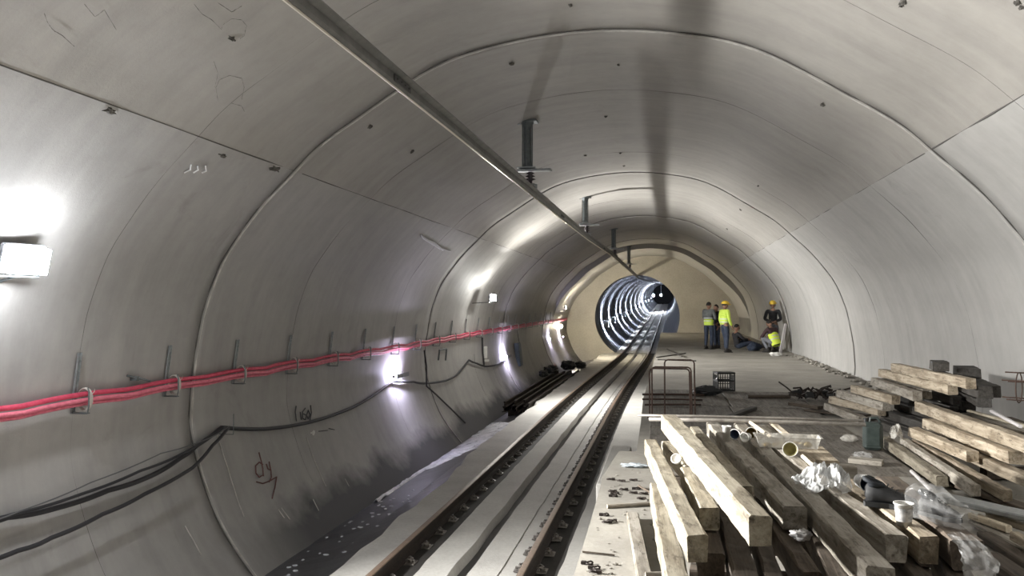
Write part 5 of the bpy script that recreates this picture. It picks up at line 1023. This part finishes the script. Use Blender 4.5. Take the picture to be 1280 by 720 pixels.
    for s in 'lr':
        k = ja(g['hip' + s], .108, b); k = ja(g['hip' + s].lerp(g['kn' + s], .5), .094, k); k = ja(g['kn' + s], .076, k); k = ja(g['kn' + s].lerp(g['an' + s], .5), .066, k); k = ja(g['kn' + s].lerp(g['an' + s], .97), .058, k)
    mb = MB(); mesh_to_mb(skin_mesh(jv, je, jr, 1), mb); mb.build('trousers', M[wear['trousers']], root, True)
    for s in 'lr':
        mb = MB(); an, to = g['an' + s], g['toe' + s]; fd = (to - an); fd.z = 0; fd = fd.normalized() if fd.length > .01 else V((0, 1, 0))
        R = Matrix((V((fd.y, -fd.x, 0)), fd, V((0, 0, 1)))).transposed(); zb = min(an.z, to.z) - .045
        mb.box(V((an.x, an.y, zb + .014)) + fd * .08, (.098, .285, .028), R, .01)
        mb.sphere(V((an.x, an.y, zb + .06)) + fd * .07, (.048, .135, .052), 12, 8, lambda p, d, R=R: R @ p); mb.sphere(V((an.x, an.y, zb + .10)), (.052, .060, .085), 12, 8, lambda p, d, R=R: R @ p)
        mb.build('boot', M['boots'], root, True)
    if wear.get('vest'):
        lowz, hi = wear.get('vest_span', (-.10, .98)); cs = []; n = 20
        ax = T.normalized(); rt = (g['shr'] - g['shl']); rt = (rt - ax * rt.dot(ax)).normalized(); fw = ax.cross(rt).normalized(); fw = -fw if fw.y < 0 else fw
        mb = MB(); K = 7; tb = MB()
        for i in range(K + 1):
            t = lowz + (hi - lowz) * i / K; w = (.178, .184, .182, .184, .190, .196, .192, .15)[i]; dd = .142 if i < 7 else .10
            for q in range(n):
                an = 2 * PI * q / n; mb.v.append(tuple(g['pelvis'] + T * t + rt * w * math.cos(an) + fw * dd * math.sin(an)))
        for i in range(K):
            for q in range(n):
                j = (q + 1) % n; mb.f.append((i * n + q, i * n + j, (i + 1) * n + j, (i + 1) * n + q)); mb.m.append(0)
        vo = mb.build('vest', M[wear['vest']], root, True)
        for t0 in (.18, .5):
            for t, w in ((t0, .190), (t0 + .10, .192)):
                for q in range(n):
                    an = 2 * PI * q / n; tb.v.append(tuple(g['pelvis'] + T * t + rt * w * math.cos(an) + fw * .148 * math.sin(an)))
            o = len(tb.v) - 2 * n
            for q in range(n): tb.f.append((o + q, o + (q + 1) % n, o + n + (q + 1) % n, o + n + q)); tb.m.append(0)
        tb.build('reflective_band', M['reflect'], vo, True)
    return root
def stand(h=1.72, **kw):
    k = h / 1.72
    J = dict(pelvis=(0, 0, .95), chest=(0, .01, 1.27), neck=(0, .01, 1.43), head=(0, .03, 1.585), shl=(-.19, 0, 1.39), shr=(.19, 0, 1.39), ell=(-.25, -.02, 1.10), elr=(.25, -.02, 1.10), wrl=(-.24, .08, .86), wrr=(.24, .08, .86),
             hipl=(-.10, 0, .90), hipr=(.10, 0, .90), knl=(-.11, .02, .50), knr=(.11, .02, .50), anl=(-.12, -.02, .09), anr=(.12, -.02, .09), toel=(-.14, .16, .045), toer=(.14, .16, .045))
    J.update(kw); return {a: (b if a == 'look' else tuple(c * k for c in b)) for a, b in J.items()}
PP = {'p1': (1.52, 30.243, 0.0), 'p2': (1.842, 30.865, 0.0), 'p3': (1.953, 28.281, 0.0), 'p4': (2.535, 30.167, 0.0), 'p5': (3.591, 28.598, 0.0), 'p6': (3.68, 29.4, 0.0), 'bagp': (3.051, 29.48, 0.0)}
person('person in grey jacket and low hi-vis vest, leftmost of the standing group', PP['p1'], math.radians(-35),
       stand(1.74, wrl=(-.10, .22, 1.18), ell=(-.24, .05, 1.12), wrr=(.12, .26, 1.12), elr=(.25, .06, 1.10), look=(.3, 1, -.1)), dict(jacket='greyjacket', trousers='jeans', vest='hivis', vest_span=(-.25, .45)))
person('person in dark jacket facing the leftmost worker, half hidden behind others', PP['p2'], math.radians(120),
       stand(1.64, wrr=(.10, .24, 1.30), elr=(.22, .08, 1.12), look=(-.2, 1, -.15)), dict(jacket='darkjacket', trousers='jeans'))
person('person in yellow hard hat and hi-vis jacket with dark trousers, standing turned right', PP['p3'], math.radians(-60),
       stand(1.74, knl=(-.12, .10, .50), anl=(-.14, .14, .09), toel=(-.15, .32, .045), elr=(.27, .0, 1.10), wrr=(.25, .12, .88), look=(.1, 1, -.15)), dict(jacket='hivis', trousers='jeans', helmet=True, vest='hivis', vest_span=(.15, .98)))
person('person in black sitting on the platform with legs stretched out to the right', PP['p4'], math.radians(-70),
       dict(pelvis=(0, 0, .14), chest=(0, -.06, .46), neck=(0, -.06, .63), head=(0, -.02, .80), shl=(-.19, -.06, .59), shr=(.19, -.06, .59), ell=(-.27, .10, .40), elr=(.27, .10, .40), wrl=(-.14, .34, .38), wrr=(.12, .36, .36),
            hipl=(-.10, .02, .14), hipr=(.10, .02, .14), knl=(-.16, .42, .36), knr=(.15, .46, .26), anl=(-.14, .80, .10), anr=(.14, .90, .10), toel=(-.16, .88, .20), toer=(.18, .98, .20), look=(.2, 1, -.3)), dict(jacket='darkjacket', trousers='jeans'))
person('person crouching by the right wall in bright yellow hi-vis vest and pale grey trousers', PP['p5'], math.radians(38),
       dict(pelvis=(0, -.10, .36), chest=(0, .06, .68), neck=(0, .12, .83), head=(0, .20, .97), shl=(-.19, .08, .79), shr=(.19, .08, .79), ell=(-.27, .24, .56), elr=(.27, .24, .56), wrl=(-.14, .44, .50), wrr=(.14, .44, .50),
            hipl=(-.11, -.08, .34), hipr=(.11, -.08, .34), knl=(-.20, .34, .50), knr=(.20, .32, .50), anl=(-.17, .08, .09), anr=(.17, .08, .09), toel=(-.20, .26, .045), toer=(.20, .26, .045), look=(0, 1, -.5)), dict(jacket='maroon', trousers='greytrouser', vest='hivis_lime', vest_span=(-.35, .98)))
person('person in yellow hard hat and dark jacket standing behind the crouching worker', PP['p6'], math.radians(165),
       stand(1.76, ell=(-.27, .06, 1.10), wrl=(-.10, .22, 1.02), elr=(.27, .06, 1.10), wrr=(.10, .24, 1.04), look=(0, 1, -.2)), dict(jacket='darkjacket', trousers='greytrouser', helmet=True))
crumple('dark_bag', PP['bagp'], (.26, .2, .17), M['jeans'], 'dark blue bag heaped between the seated and the crouching worker', 'bag', 41, .3, 1.4)
# ------------------------------------------------------------------ world, camera, view
w = bpy.data.worlds.new('World'); S.world = w; w.use_nodes = True
w.node_tree.nodes['Background'].inputs[0].default_value = (.02, .022, .026, 1); w.node_tree.nodes['Background'].inputs[1].default_value = .2
cam = bpy.data.cameras.new('Camera'); co = bpy.data.objects.new('Camera', cam); COL.objects.link(co)
cam.sensor_width = 36; cam.lens = 28.125; cam.clip_start = .05; cam.clip_end = 400
co.location = (0, 0, 1.6); co.rotation_euler = (PI / 2 + 0.021996, 0, 0.190656); S.camera = co
vs = S.view_settings; vs.view_transform = 'Standard'; vs.look = 'None'; vs.gamma = 1; vs.use_curve_mapping = False; vs.exposure = 0.68
